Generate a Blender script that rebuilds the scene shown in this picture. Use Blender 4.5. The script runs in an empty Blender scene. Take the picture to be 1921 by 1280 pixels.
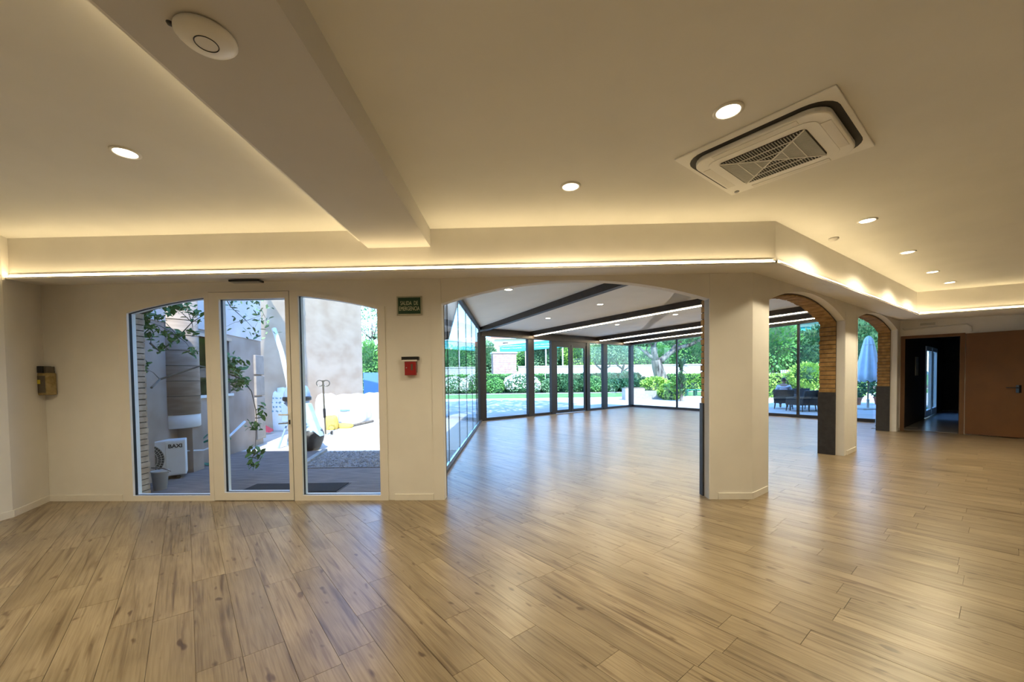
import bpy, bmesh, math, random
import numpy as np
from mathutils import Vector, Matrix
random.seed(7)
S = bpy.context.scene
COL = S.collection
# ------------------------------------------------------------------ camera
F, AP_, RP_, HY, EYE = 750.0, 0.027, 0.0125, 708.0, 1.5      # focal length in px of the 1921 px frame, pitch, roll, horizon row, eye height
PY = HY + F * math.tan(AP_)
cam = bpy.data.cameras.new('camera'); camo = bpy.data.objects.new('camera', cam); COL.objects.link(camo)
cA, sA, cR, sR = math.cos(AP_), math.sin(AP_), math.cos(RP_), math.sin(RP_)
_r, _u, _f = Vector((1, 0, 0)), Vector((0, sA, cA)), Vector((0, cA, -sA))
_cr, _cu = cR * _r - sR * _u, sR * _r + cR * _u
camo.matrix_world = Matrix(((_cr.x, _cu.x, -_f.x, 0), (_cr.y, _cu.y, -_f.y, 0), (_cr.z, _cu.z, -_f.z, EYE), (0, 0, 0, 1)))
cam.sensor_width = 36; cam.lens = F / 1921 * 36; cam.shift_y = (PY - 640) / 1921
cam.clip_start = 0.05; cam.clip_end = 2000
S.camera = camo
# ------------------------------------------------------------------ sky, sun, exposure
SKY, SUN = 0.58, 6.5
SUN_DIR = Vector((-0.16, 0.72, -0.80)).normalized()
w = bpy.data.worlds.new('sky'); S.world = w; w.use_nodes = True
nt = w.node_tree; nt.nodes.clear()
o_ = nt.nodes.new('ShaderNodeOutputWorld'); b_ = nt.nodes.new('ShaderNodeBackground'); s_ = nt.nodes.new('ShaderNodeTexSky')
s_.sky_type = 'NISHITA'; s_.sun_disc = False
s_.sun_elevation = math.asin(-SUN_DIR.z); s_.sun_rotation = math.atan2(-SUN_DIR.x, -SUN_DIR.y)
s_.air_density = 1.2; s_.dust_density = 0.3; s_.ozone_density = 2.0
b_.inputs['Strength'].default_value = SKY
wb_ = nt.nodes.new('ShaderNodeMix'); wb_.data_type = 'RGBA'; wb_.blend_type = 'MULTIPLY'; wb_.inputs[0].default_value = 1.0
wb_.inputs[7].default_value = (0.66, 0.93, 1.32, 1)              # daylight seen with the hall's warm white balance
nt.links.new(s_.outputs[0], wb_.inputs[6]); nt.links.new(wb_.outputs[2], b_.inputs[0]); nt.links.new(b_.outputs[0], o_.inputs[0])
sl = bpy.data.lights.new('sun', 'SUN'); sl.energy = SUN; sl.angle = 0.0093; sl.color = (1.0, 0.985, 0.93)
so = bpy.data.objects.new('sun', sl); COL.objects.link(so); so.location = (0, 0, 30)
so.rotation_euler = SUN_DIR.to_track_quat('-Z', 'Y').to_euler()
S.view_settings.view_transform = 'Standard'; S.view_settings.look = 'None'
S.view_settings.exposure = 0.45; S.view_settings.gamma = 1.0; S.view_settings.use_curve_mapping = False
L_DOWN, L_STRIP, L_STRIP2 = 128.0, 18.0, 90.0
WARM = (1.0, 0.70, 0.36)

# ------------------------------------------------------------------ helpers
def ray(x, y):                                   # direction through a pixel (design helper: objects stand at their own real distance)
    u, v = (x - 960.5) / F, -(y - PY) / F
    u2, v2 = cR * u + sR * v, -sR * u + cR * v
    return np.array([u2, cA + sA * v2, -sA + cA * v2])
def gp(x, y, z=0.0):                             # point of the level plane z
    d = ray(x, y); t = (z - EYE) / d[2]; p = d * t; return Vector((p[0], p[1], z))
def dp(x, y, Y):                                 # point at depth Y
    d = ray(x, y); t = Y / d[1]; return Vector((d[0] * t, Y, EYE + d[2] * t))

M = {}
def mat(name, col, rough=0.5, metal=0.0, var=0.0, scale=8.0, col2=None, bump=0.0, stretch=(1, 1, 1), spec=None, detail=4.0):
    m = bpy.data.materials.new(name); m.use_nodes = True; n = m.node_tree; p = n.nodes['Principled BSDF']
    p.inputs['Roughness'].default_value = rough; p.inputs['Metallic'].default_value = metal
    if spec is not None: p.inputs['Specular IOR Level'].default_value = spec
    tc = n.nodes.new('ShaderNodeTexCoord'); mp = n.nodes.new('ShaderNodeMapping'); mp.inputs['Scale'].default_value = stretch
    nz = n.nodes.new('ShaderNodeTexNoise'); nz.inputs['Scale'].default_value = scale; nz.inputs['Detail'].default_value = detail
    n.links.new(tc.outputs['Object'], mp.inputs[0]); n.links.new(mp.outputs[0], nz.inputs['Vector'])
    rp = n.nodes.new('ShaderNodeValToRGB'); rp.color_ramp.elements[0].position = 0.35; rp.color_ramp.elements[1].position = 0.65
    c = Vector(col); c2 = Vector(col2) if col2 else c * (1 + var); c1 = c if col2 else c * (1 - var)
    rp.color_ramp.elements[0].color = (*c1, 1); rp.color_ramp.elements[1].color = (*c2, 1)
    n.links.new(nz.outputs[0], rp.inputs[0]); n.links.new(rp.outputs[0], p.inputs['Base Color'])
    if bump:
        b = n.nodes.new('ShaderNodeBump'); b.inputs['Strength'].default_value = bump; b.inputs['Distance'].default_value = 0.02
        n.links.new(nz.outputs[0], b.inputs['Height']); n.links.new(b.outputs[0], p.inputs['Normal'])
    M[name] = m; return m
def emit(name, col, strength):
    m = bpy.data.materials.new(name); m.use_nodes = True; n = m.node_tree; n.nodes.clear()
    o = n.nodes.new('ShaderNodeOutputMaterial'); e = n.nodes.new('ShaderNodeEmission')
    e.inputs[0].default_value = (*col, 1); e.inputs[1].default_value = strength
    n.links.new(e.outputs[0], o.inputs[0]); M[name] = m; return m
def glass(name, tint, ior=1.5):
    m = bpy.data.materials.new(name); m.use_nodes = True; n = m.node_tree; n.nodes.clear()
    o = n.nodes.new('ShaderNodeOutputMaterial'); t = n.nodes.new('ShaderNodeBsdfTransparent'); g = n.nodes.new('ShaderNodeBsdfGlossy')
    lw = n.nodes.new('ShaderNodeLayerWeight'); lw.inputs[0].default_value = 0.5; mx = n.nodes.new('ShaderNodeMixShader')
    pw = n.nodes.new('ShaderNodeMath'); pw.operation = 'POWER'; pw.inputs[1].default_value = 5.0; n.links.new(lw.outputs['Facing'], pw.inputs[0])
    fr = n.nodes.new('ShaderNodeMath'); fr.operation = 'MULTIPLY_ADD'; fr.inputs[1].default_value = 0.66; fr.inputs[2].default_value = 0.03; n.links.new(pw.outputs[0], fr.inputs[0])
    t.inputs[0].default_value = (*tint, 1); g.inputs['Roughness'].default_value = 0.0
    n.links.new(fr.outputs[0], mx.inputs[0]); n.links.new(t.outputs[0], mx.inputs[1]); n.links.new(g.outputs[0], mx.inputs[2]); n.links.new(mx.outputs[0], o.inputs[0])
    M[name] = m; return m

class MB:
    def __init__(s): s.v = []; s.f = []; s.uv = None
    def add(s, v, f):
        b = len(s.v); s.v += [tuple(p) for p in v]; s.f += [tuple(b + i for i in q) for q in f]; return s
    def box(s, c, d, M3=None, taper=1.0):
        x, y, z = d[0] / 2, d[1] / 2, d[2] / 2; c = Vector(c)
        P = [Vector((sx * x * (taper if sz > 0 else 1), sy * y * (taper if sz > 0 else 1), sz * z)) for sz in (-1, 1) for sy in (-1, 1) for sx in (-1, 1)]
        if M3 is not None: P = [M3 @ p for p in P]
        return s.add([p + c for p in P], [(0, 2, 3, 1), (4, 5, 7, 6), (0, 1, 5, 4), (2, 6, 7, 3), (0, 4, 6, 2), (1, 3, 7, 5)])
    def b2(s, lo, hi):
        return s.box([(a + b) / 2 for a, b in zip(lo, hi)], [abs(b - a) for a, b in zip(lo, hi)])
    def prism(s, poly, off):                       # closed outline of 3-D points, extruded by the vector off
        n = len(poly); P = [Vector(p) for p in poly]; o = Vector(off)
        return s.add(P + [p + o for p in P], [tuple(range(n))[::-1], tuple(range(n, 2 * n))] + [(i, (i + 1) % n, n + (i + 1) % n, n + i) for i in range(n)])
    def bar(s, a, b, w, h, up=(0, 0, 1)):
        a, b = Vector(a), Vector(b); d = (b - a).normalized(); up = Vector(up)
        if abs(d.dot(up)) > 0.99: up = Vector((1, 0, 0))
        x = d.cross(up).normalized() * w / 2; y = x.cross(d).normalized() * h / 2
        P = [e + sx * x + sy * y for e in (a, b) for sx, sy in ((-1, -1), (1, -1), (1, 1), (-1, 1))]
        return s.add(P, [(0, 1, 2, 3), (7, 6, 5, 4), (0, 4, 5, 1), (1, 5, 6, 2), (2, 6, 7, 3), (3, 7, 4, 0)])
    def tube(s, pts, r, n=8, closed=False):
        pts = [Vector(p) for p in pts]; R = r if isinstance(r, (list, tuple)) else [r] * len(pts); b = len(s.v); k = len(pts)
        prev = None
        for i, p in enumerate(pts):
            d = (pts[(i + 1) % k] - pts[i - 1]) if closed or 0 < i < k - 1 else (pts[1] - pts[0] if i == 0 else pts[-1] - pts[-2])
            d.normalize()
            x = (prev - d * prev.dot(d)) if prev is not None else d.orthogonal()
            x.normalize(); prev = x; y = d.cross(x)
            s.v += [tuple(p + (x * math.cos(2 * math.pi * j / n) + y * math.sin(2 * math.pi * j / n)) * R[i]) for j in range(n)]
        for i in range(k if closed else k - 1):
            i2 = (i + 1) % k
            s.f += [(b + i * n + j, b + i * n + (j + 1) % n, b + i2 * n + (j + 1) % n, b + i2 * n + j) for j in range(n)]
        if not closed: s.f += [tuple(b + j for j in range(n))[::-1], tuple(b + (k - 1) * n + j for j in range(n))]
        return s
    def lathe(s, prof, c=(0, 0, 0), n=20, axis='z'):
        b = len(s.v); c = Vector(c)
        for r, z in prof:
            for j in range(n):
                a = 2 * math.pi * j / n; p = Vector((r * math.cos(a), r * math.sin(a), z))
                if axis == 'x': p = Vector((p.z, p.x, p.y))
                if axis == 'y': p = Vector((p.y, p.z, p.x))
                s.v.append(tuple(c + p))
        for i in range(len(prof) - 1):
            s.f += [(b + i * n + j, b + i * n + (j + 1) % n, b + (i + 1) * n + (j + 1) % n, b + (i + 1) * n + j) for j in range(n)]
        if prof[0][0] > 1e-6: s.f.append(tuple(b + j for j in range(n))[::-1])
        if prof[-1][0] > 1e-6: s.f.append(tuple(b + (len(prof) - 1) * n + j for j in range(n)))
        return s
    def blob(s, c, r, seed=0, amp=0.15, n=12, m=8, flat=1e9):
        rnd = random.Random(seed); c = Vector(c); b = len(s.v); ph = [rnd.uniform(0, 6.28) for _ in range(6)]
        for i in range(m + 1):
            t = math.pi * i / m
            for j in range(n):
                a = 2 * math.pi * j / n
                k = 1 + amp * (math.sin(2 * a + ph[0]) * math.sin(2 * t + ph[1]) + 0.6 * math.sin(3 * a + ph[2] + 2 * t) + 0.5 * math.sin(5 * t + ph[3]) * math.cos(a + ph[4]))
                k = 1 + (k - 1) * math.sin(t)
                s.v.append((c.x + r[0] * k * math.sin(t) * math.cos(a), c.y + r[1] * k * math.sin(t) * math.sin(a), max(c.z + r[2] * k * math.cos(t), c.z - flat)))
        for i in range(m):
            s.f += [(b + i * n + j, b + (i + 1) * n + j, b + (i + 1) * n + (j + 1) % n, b + i * n + (j + 1) % n) for j in range(n)]
        return s
    def rrect(s, w, h, r, z0, z1, n=5, c=(0, 0)):    # rounded rectangle slab
        P = []
        for k, (sx, sy) in enumerate(((1, 1), (-1, 1), (-1, -1), (1, -1))):
            for i in range(n + 1):
                a = math.pi / 2 * (k + i / n); P.append((c[0] + sx * (w / 2 - r) + r * math.cos(a), c[1] + sy * (h / 2 - r) + r * math.sin(a), z0))
        return s.prism(P, (0, 0, z1 - z0))
    def build(s, name, m, parent=None, smooth=False, kind=None, bevel=0.0):
        me = bpy.data.meshes.new(name); me.from_pydata([tuple(p) for p in s.v], [], s.f); me.update()
        bm = bmesh.new(); bm.from_mesh(me); bmesh.ops.recalc_face_normals(bm, faces=bm.faces); bm.to_mesh(me); bm.free()
        if smooth:
            me.polygons.foreach_set('use_smooth', [True] * len(me.polygons))
        o = bpy.data.objects.new(name, me); COL.objects.link(o); me.materials.append(M[m] if isinstance(m, str) else m)
        if parent is not None: o.parent = parent
        if bevel:
            bv = o.modifiers.new('bevel', 'BEVEL'); bv.width = bevel; bv.segments = 2; bv.limit_method = 'ANGLE'
        if kind: o['kind'] = kind
        return o
def tag(o, label=None, cat=None, group=None, kind=None):
    if label: o['label'] = label
    if cat: o['category'] = cat
    if group: o['group'] = group
    if kind: o['kind'] = kind
    return o
def thing(name, label, cat, loc=(0, 0, 0), rz=0.0, group=None):
    o = bpy.data.objects.new(name, None); COL.objects.link(o); o.empty_display_size = 0.1
    o.location = loc; o.rotation_euler = (0, 0, rz); return tag(o, label, cat, group)
def struct(o, label=None, cat=None): return tag(o, label, cat, kind='structure')
def dup(root, loc, rz=None, label=None):
    r = root.copy(); COL.objects.link(r); r.location = loc
    if rz is not None: r.rotation_euler = (0, 0, rz)
    if label: r['label'] = label
    for ch in list(root.children):
        c = ch.copy(); COL.objects.link(c); c.parent = r
        for g in list(ch.children):
            d = g.copy(); COL.objects.link(d); d.parent = c
    return r
def text_mesh(txt, size, m, parent, origin, xdir, updir, width=None, name='lettering', extrude=0.001, bold=0.0):
    cu = bpy.data.curves.new('t', 'FONT'); cu.body = txt; cu.size = size; cu.align_x = 'CENTER'; cu.align_y = 'CENTER'; cu.extrude = extrude; cu.offset = bold; cu.resolution_u = 3
    o = bpy.data.objects.new('t', cu); COL.objects.link(o); dg = bpy.context.evaluated_depsgraph_get()
    me = bpy.data.meshes.new_from_object(o.evaluated_get(dg)); bpy.data.objects.remove(o); bpy.data.curves.remove(cu)
    X, Y = Vector(xdir).normalized(), Vector(updir).normalized(); Z = X.cross(Y); sc = 1.0
    if width:
        xs = [v.co.x for v in me.vertices]; sc = width / (max(xs) - min(xs))
    for v in me.vertices: v.co = Vector(origin) + X * v.co.x * sc + Y * v.co.y + Z * v.co.z
    bm = bmesh.new(); bm.from_mesh(me); bm.verts.ensure_lookup_table(); seen = set(); out = []
    for v in bm.verts:
        if v.index in seen: continue
        st, isl = [v], []
        seen.add(v.index)
        while st:
            q = st.pop(); isl.append(q)
            for e in q.link_edges:
                r = e.other_vert(q)
                if r.index not in seen: seen.add(r.index); st.append(r)
        ix = {q.index: i for i, q in enumerate(isl)}
        fs = {f for q in isl for f in q.link_faces}
        mb = MB(); mb.v = [tuple(q.co) for q in isl]; mb.f = [tuple(ix[l.index] for l in f.verts) for f in fs]
        out.append(mb.build('letter', m, parent))
    bm.free(); bpy.data.meshes.remove(me); return out
def leaves(pts, size, m, name, parent=None, seed=1, aspect=0.55, kind=None, droop=0.0):
    """leaf blades (a folded pair of triangles each) at the given points, one mesh"""
    rg = np.random.default_rng(seed); P = np.asarray(pts, float); n = len(P)
    a = rg.normal(size=(n, 3)); a[:, 2] -= droop; a /= np.linalg.norm(a, axis=1)[:, None]
    t = rg.normal(size=(n, 3)); b = np.cross(a, t); b /= np.linalg.norm(b, axis=1)[:, None]; c = np.cross(a, b)
    sz = size * rg.uniform(0.6, 1.35, size=(n, 1))
    v = np.stack([P - a * sz, P + b * sz * aspect + c * sz * 0.15, P + a * sz, P - b * sz * aspect + c * sz * 0.15], 1).reshape(-1, 3)
    i = np.arange(n)[:, None] * 4
    me = bpy.data.meshes.new(name); me.vertices.add(4 * n); me.vertices.foreach_set('co', v.ravel())
    li = np.concatenate([i, i + 1, i + 2, i + 3], 1).ravel()
    me.loops.add(4 * n); me.loops.foreach_set('vertex_index', li); me.polygons.add(n); me.polygons.foreach_set('loop_start', np.arange(n) * 4)
    me.update(calc_edges=True); me.validate()
    me.materials.append(M[m]); o = bpy.data.objects.new(name, me); COL.objects.link(o)
    if parent is not None: o.parent = parent
    if kind: o['kind'] = kind
    return o
def in_ellipsoid(n, c, r, seed, shell=0.55):
    rg = np.random.default_rng(seed); d = rg.normal(size=(n, 3)); d /= np.linalg.norm(d, axis=1)[:, None]
    return np.array(c) + d * (rg.uniform(shell ** 3, 1, size=(n, 1)) ** (1 / 3)) * np.array(r)
def clip(poly, p, nrm):                             # keep the side where (q-p).nrm <= 0
    out = []
    for i in range(len(poly)):
        a, b = poly[i], poly[(i + 1) % len(poly)]; da = (a - p).dot(nrm); db = (b - p).dot(nrm)
        if da <= 0: out.append(a)
        if (da < 0 < db) or (db < 0 < da): out.append(a + (b - a) * (da / (da - db)))
    return out
V2 = lambda x, y: Vector((x, y))

# ------------------------------------------------------------------ materials
mat('plaster', (0.80, 0.77, 0.72), 0.75, var=0.02, scale=3, bump=0.02)
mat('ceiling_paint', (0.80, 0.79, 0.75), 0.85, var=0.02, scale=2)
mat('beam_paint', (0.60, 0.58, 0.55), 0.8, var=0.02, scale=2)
mat('skirting', (0.82, 0.78, 0.72), 0.4, var=0.02)
mat('pvc', (0.80, 0.76, 0.70), 0.35, var=0.01)
mat('pvc_out', (0.85, 0.88, 0.9), 0.4, var=0.01)
mat('gasket', (0.012, 0.011, 0.011), 0.6, var=0.1)
mat('black_metal', (0.016, 0.014, 0.013), 0.5, 0.0, var=0.1, scale=20)
mat('bronze', (0.038, 0.026, 0.018), 0.5, 0.0, var=0.15, scale=10)
mat('black_panel', (0.03, 0.028, 0.028), 0.55, var=0.2, scale=15)
mat('brick', (0.27, 0.145, 0.045), 0.85, col2=(0.44, 0.26, 0.09), scale=9, bump=0.4)
mat('brick_pale', (0.42, 0.30, 0.20), 0.85, col2=(0.58, 0.45, 0.33), scale=9, bump=0.4)
mat('mortar', (0.10, 0.075, 0.05), 0.95, var=0.2, scale=30)
mat('joint', (0.14, 0.10, 0.07), 0.8, var=0.1)
mat('door_brown', (0.145, 0.055, 0.011), 0.45, var=0.08, scale=3)
mat('door_frame_brown', (0.16, 0.075, 0.03), 0.5, var=0.08, scale=3)
mat('black_plastic', (0.015, 0.015, 0.016), 0.35, var=0.1)
mat('white_plastic', (0.80, 0.78, 0.73), 0.4, var=0.01)
mat('cassette_plastic', (0.90, 0.89, 0.85), 0.4, var=0.01)
mat('grey_plastic', (0.50, 0.49, 0.46), 0.5, var=0.03)
mat('dark_slot', (0.03, 0.028, 0.025), 0.7, var=0.1)
mat('sign_green', (0.006, 0.05, 0.022), 0.4, var=0.1)
mat('sign_letter', (0.62, 0.62, 0.42), 0.5, var=0.05)
mat('sign_edge', (0.42, 0.40, 0.30), 0.5, var=0.05)
mat('red_paint', (0.30, 0.012, 0.012), 0.4, var=0.1)
mat('amber', (0.26, 0.19, 0.07), 0.25, col2=(0.36, 0.27, 0.12), scale=18)
mat('smoke_plastic', (0.10, 0.085, 0.06), 0.3, var=0.2)
mat('yellow', (0.75, 0.6, 0.05), 0.5, var=0.1)
mat('chrome', (0.6, 0.6, 0.6), 0.25, 1.0, var=0.02)
glass('pane_glass', (0.96, 0.985, 0.98))
glass('conservatory_glass', (0.92, 0.975, 0.97))
glass('dark_window', (0.25, 0.3, 0.35))
emit('downlight_glow', (1.0, 0.87, 0.62), 16.0)
emit('strip_glow', (1.0, 0.77, 0.42), L_STRIP)
emit('strip_glow_soft', (1.0, 0.77, 0.42), 6.0)
emit('strip_glow_glazed', (1.0, 0.82, 0.55), L_STRIP2)
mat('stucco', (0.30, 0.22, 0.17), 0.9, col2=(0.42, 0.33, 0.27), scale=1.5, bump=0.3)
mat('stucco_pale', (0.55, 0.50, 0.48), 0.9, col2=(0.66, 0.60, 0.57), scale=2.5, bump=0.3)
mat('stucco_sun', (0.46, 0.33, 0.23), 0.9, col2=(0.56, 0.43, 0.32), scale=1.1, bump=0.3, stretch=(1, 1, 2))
mat('flue', (0.30, 0.23, 0.18), 0.85, col2=(0.40, 0.32, 0.26), scale=3, stretch=(1, 1, 6))
mat('quoin', (0.33, 0.28, 0.24), 0.85, var=0.12, scale=6, bump=0.2)
mat('sill_stone', (0.72, 0.70, 0.66), 0.7, var=0.05)
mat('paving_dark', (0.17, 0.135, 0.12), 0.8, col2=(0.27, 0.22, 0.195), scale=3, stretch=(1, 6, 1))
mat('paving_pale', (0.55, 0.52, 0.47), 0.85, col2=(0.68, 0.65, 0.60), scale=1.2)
mat('terrace_pale', (0.52, 0.49, 0.44), 0.85, col2=(0.62, 0.59, 0.54), scale=0.7)
mat('kerb', (0.38, 0.36, 0.33), 0.85, var=0.1, scale=9)
mat('gravel_base', (0.22, 0.20, 0.19), 0.95, col2=(0.36, 0.33, 0.31), scale=40, bump=0.6)
mat('gravel_stone', (0.26, 0.24, 0.23), 0.9, col2=(0.50, 0.47, 0.44), scale=6)
mat('lawn', (0.10, 0.25, 0.07), 0.95, col2=(0.18, 0.36, 0.11), scale=2.0, bump=0.3)
mat('soil', (0.16, 0.11, 0.07), 0.95, var=0.3, scale=6)
mat('leaf_hedge', (0.10, 0.28, 0.06), 0.6, col2=(0.22, 0.46, 0.12), scale=0.8)
mat('leaf_dark', (0.035, 0.11, 0.04), 0.6, col2=(0.09, 0.22, 0.08), scale=0.7)
mat('leaf_olive', (0.16, 0.30, 0.14), 0.6, col2=(0.30, 0.46, 0.24), scale=0.8)
mat('leaf_lime', (0.26, 0.46, 0.06), 0.55, col2=(0.42, 0.62, 0.12), scale=1.2)
mat('leaf_vine', (0.06, 0.17, 0.03), 0.5, col2=(0.14, 0.30, 0.06), scale=3)
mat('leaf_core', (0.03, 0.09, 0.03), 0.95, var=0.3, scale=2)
mat('blossom', (0.85, 0.72, 0.70), 0.7, col2=(0.92, 0.88, 0.84), scale=3)
mat('bark', (0.035, 0.028, 0.024), 0.95, col2=(0.27, 0.23, 0.20), scale=1.6, bump=0.9, stretch=(3, 3, 0.7))
mat('twig', (0.12, 0.10, 0.08), 0.9, col2=(0.25, 0.21, 0.17), scale=8)
mat('white_wall', (0.80, 0.77, 0.74), 0.9, var=0.04, scale=1)
mat('pink_brick', (0.42, 0.24, 0.19), 0.9, col2=(0.52, 0.34, 0.28), scale=3)
mat('teal', (0.05, 0.42, 0.42), 0.6, var=0.1, scale=2)
mat('roof_tile', (0.42, 0.16, 0.09), 0.85, var=0.2, scale=3)
mat('house_cream', (0.68, 0.55, 0.44), 0.9, var=0.06, scale=1)
mat('house_white', (0.80, 0.80, 0.78), 0.9, var=0.04, scale=1)
mat('hill', (0.10, 0.19, 0.22), 1.0, col2=(0.14, 0.25, 0.26), scale=0.03)
mat('rattan', (0.022, 0.022, 0.024), 0.7, var=0.3, scale=30)
mat('cushion', (0.05, 0.05, 0.055), 0.9, var=0.2, scale=20)
mat('parasol_cloth', (0.62, 0.72, 0.80), 0.85, var=0.03)
mat('shirt', (0.62, 0.66, 0.78), 0.9, var=0.05, scale=5)
mat('skin', (0.42, 0.25, 0.17), 0.6, var=0.05, scale=5)
mat('hair', (0.02, 0.016, 0.014), 0.7, var=0.3, scale=30)
mat('jeans', (0.05, 0.07, 0.13), 0.9, var=0.2, scale=20)
mat('sack_white', (0.82, 0.82, 0.82), 0.85, var=0.06, scale=4, bump=0.5)
mat('sack_yellow', (0.75, 0.55, 0.12), 0.85, var=0.15, scale=5)
mat('sack_print', (0.20, 0.35, 0.42), 0.8, var=0.2)
mat('broom_fibre', (0.50, 0.52, 0.14), 0.9, var=0.2, scale=20)
mat('pink_stick', (0.85, 0.62, 0.60), 0.5, var=0.05)
mat('red_plastic', (0.75, 0.05, 0.07), 0.4, var=0.05)
mat('blue_board', (0.10, 0.22, 0.62), 0.6, var=0.05)
mat('tube_grey', (0.70, 0.76, 0.82), 0.5, var=0.05)
mat('mixer_blue', (0.27, 0.38, 0.56), 0.5, var=0.08, scale=6)
mat('sheet_blue', (0.42, 0.58, 0.74), 0.5, var=0.15, scale=7)
mat('black_sack', (0.008, 0.008, 0.009), 0.45, var=0.4, scale=9, bump=0.5)
mat('hose_green', (0.03, 0.20, 0.13), 0.45, var=0.1)
mat('bucket', (0.60, 0.60, 0.60), 0.55, var=0.05, scale=4)
mat('unit_white', (0.80, 0.80, 0.79), 0.45, var=0.02)
mat('mat_black', (0.02, 0.02, 0.022), 0.95, var=0.3, scale=60)
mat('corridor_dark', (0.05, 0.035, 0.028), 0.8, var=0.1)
mat('corridor_tile', (0.38, 0.36, 0.34), 0.25, var=0.06, scale=2)

# wood-look planks: one shader, moved along per plank (object random for single planks, baked uv for the joined ones)
def wood():
    m = bpy.data.materials.new('wood_plank'); m.use_nodes = True; n = m.node_tree; N = n.nodes; L = n.links; p = N['Principled BSDF']
    uv = N.new('ShaderNodeUVMap'); uv.uv_map = 'UVMap'
    oi = N.new('ShaderNodeObjectInfo'); at = N.new('ShaderNodeAttribute'); at.attribute_name = 'tone'
    ad = N.new('ShaderNodeMath'); ad.operation = 'ADD'; L.new(oi.outputs['Random'], ad.inputs[0]); L.new(at.outputs['Fac'], ad.inputs[1])
    fr = N.new('ShaderNodeMath'); fr.operation = 'FRACT'; L.new(ad.outputs[0], fr.inputs[0])
    mu = N.new('ShaderNodeMath'); mu.operation = 'MULTIPLY'; mu.inputs[1].default_value = 57.0; L.new(fr.outputs[0], mu.inputs[0])
    cb = N.new('ShaderNodeCombineXYZ'); L.new(mu.outputs[0], cb.inputs[0]); L.new(mu.outputs[0], cb.inputs[2])
    va = N.new('ShaderNodeVectorMath'); va.operation = 'ADD'; L.new(uv.outputs[0], va.inputs[0]); L.new(cb.outputs[0], va.inputs[1])
    def noise(sc, scale, det, dist):
        mp = N.new('ShaderNodeMapping'); mp.inputs['Scale'].default_value = sc; L.new(va.outputs[0], mp.inputs[0])
        z = N.new('ShaderNodeTexNoise'); z.inputs['Scale'].default_value = scale; z.inputs['Detail'].default_value = det; z.inputs['Distortion'].default_value = dist
        L.new(mp.outputs[0], z.inputs['Vector']); return z
    z1 = noise((0.55, 11, 1), 1.5, 3, 1.6); z2 = noise((2.0, 60, 1), 2.0, 3, 0.3); z3 = noise((1.2, 3.0, 1), 1.5, 2, 0.4)
    def ramp(a, b, c0, c1, src):
        r = N.new('ShaderNodeValToRGB'); r.color_ramp.elements[0].position = a; r.color_ramp.elements[1].position = b
        r.color_ramp.elements[0].color = (*c0, 1); r.color_ramp.elements[1].color = (*c1, 1); L.new(src, r.inputs[0]); return r
    base = ramp(0.25, 0.75, (0.235, 0.178, 0.102), (0.365, 0.288, 0.18), z3.outputs[0])
    vein = ramp(0.51, 0.74, (1, 1, 1), (0.42, 0.35, 0.28), z1.outputs[0])
    fine = ramp(0.40, 0.75, (1.04, 1.04, 1.04), (0.74, 0.70, 0.66), z2.outputs[0])
    z4 = noise((5.0, 13.0, 1), 1.3, 1, 0.2); knot = ramp(0.68, 0.77, (1, 1, 1), (0.42, 0.34, 0.27), z4.outputs[0])
    tone = ramp(0.0, 1.0, (0.88, 0.87, 0.85), (1.08, 1.08, 1.08), fr.outputs[0])
    cur = base.outputs[0]
    for q in (vein, fine, knot, tone):
        mx = N.new('ShaderNodeMix'); mx.data_type = 'RGBA'; mx.blend_type = 'MULTIPLY'; mx.inputs[0].default_value = 1.0
        L.new(cur, mx.inputs[6]); L.new(q.outputs[0], mx.inputs[7]); cur = mx.outputs[2]
    L.new(cur, p.inputs['Base Color']); p.inputs['Roughness'].default_value = 0.30; p.inputs['Specular IOR Level'].default_value = 0.60
    bp = N.new('ShaderNodeBump'); bp.inputs['Strength'].default_value = 0.08; bp.inputs['Distance'].default_value = 0.004
    L.new(z2.outputs[0], bp.inputs['Height']); L.new(bp.outputs[0], p.inputs['Normal'])
    M['wood_plank'] = m
wood()

# ------------------------------------------------------------------ plan of the place (metres)
W0, W1 = Vector((-5.9, 5.043)), Vector((2.87, 4.77))             # glazed wall with the big arch
WD = (W1 - W0).normalized(); WN = Vector((-WD.y, WD.x))            # along it, and outward
A0, A1 = Vector((3.254, 5.077)), Vector((10.205, 10.47))          # wall with two arches
AD = (A1 - A0).normalized(); AN = Vector((-AD.y, AD.x))
G1, G2, G3 = Vector((-1.08, 13.811)), Vector((5.816, 19.436)), Vector((10.97, 11.99))   # glazed room corners
BD = (G2 - G1).normalized(); BN = Vector((BD.y, -BD.x))            # along the back glazing; towards the hall
RD = (G3 - G2).normalized(); RN = Vector((-RD.y, RD.x))            # along the right glazing; outward
D0, D1 = Vector((9.99, 10.28)), Vector((10.77, 9.54)); DD = (D1 - D0).normalized(); DN = Vector((-DD.y, DD.x))
ZC, ZS, ZL = 3.135, 2.71, 2.68                                   # ceiling, soffit, cove lip
FL, FA, FB, FC = Vector((-5.70, 4.553)), Vector((2.84, 4.32)), Vector((8.30, 8.22)), Vector((12.6, 5.75))   # cove line
def wp(x, z, d=0.0):                                             # point on the glazed wall by X and height, d outward
    u = (x - W0.x) / WD.x; q = W0 + WD * u + WN * d; return Vector((q.x, q.y, z))
def ap(v, z, d=0.0): q = A0 + AD * v + AN * d; return Vector((q.x, q.y, z))
def bp_(u, z, d=0.0): q = G1 + BD * u + BN * d; return Vector((q.x, q.y, z))
def rp_(s, z, d=0.0): q = G2 + RD * s + RN * d; return Vector((q.x, q.y, z))
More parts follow.
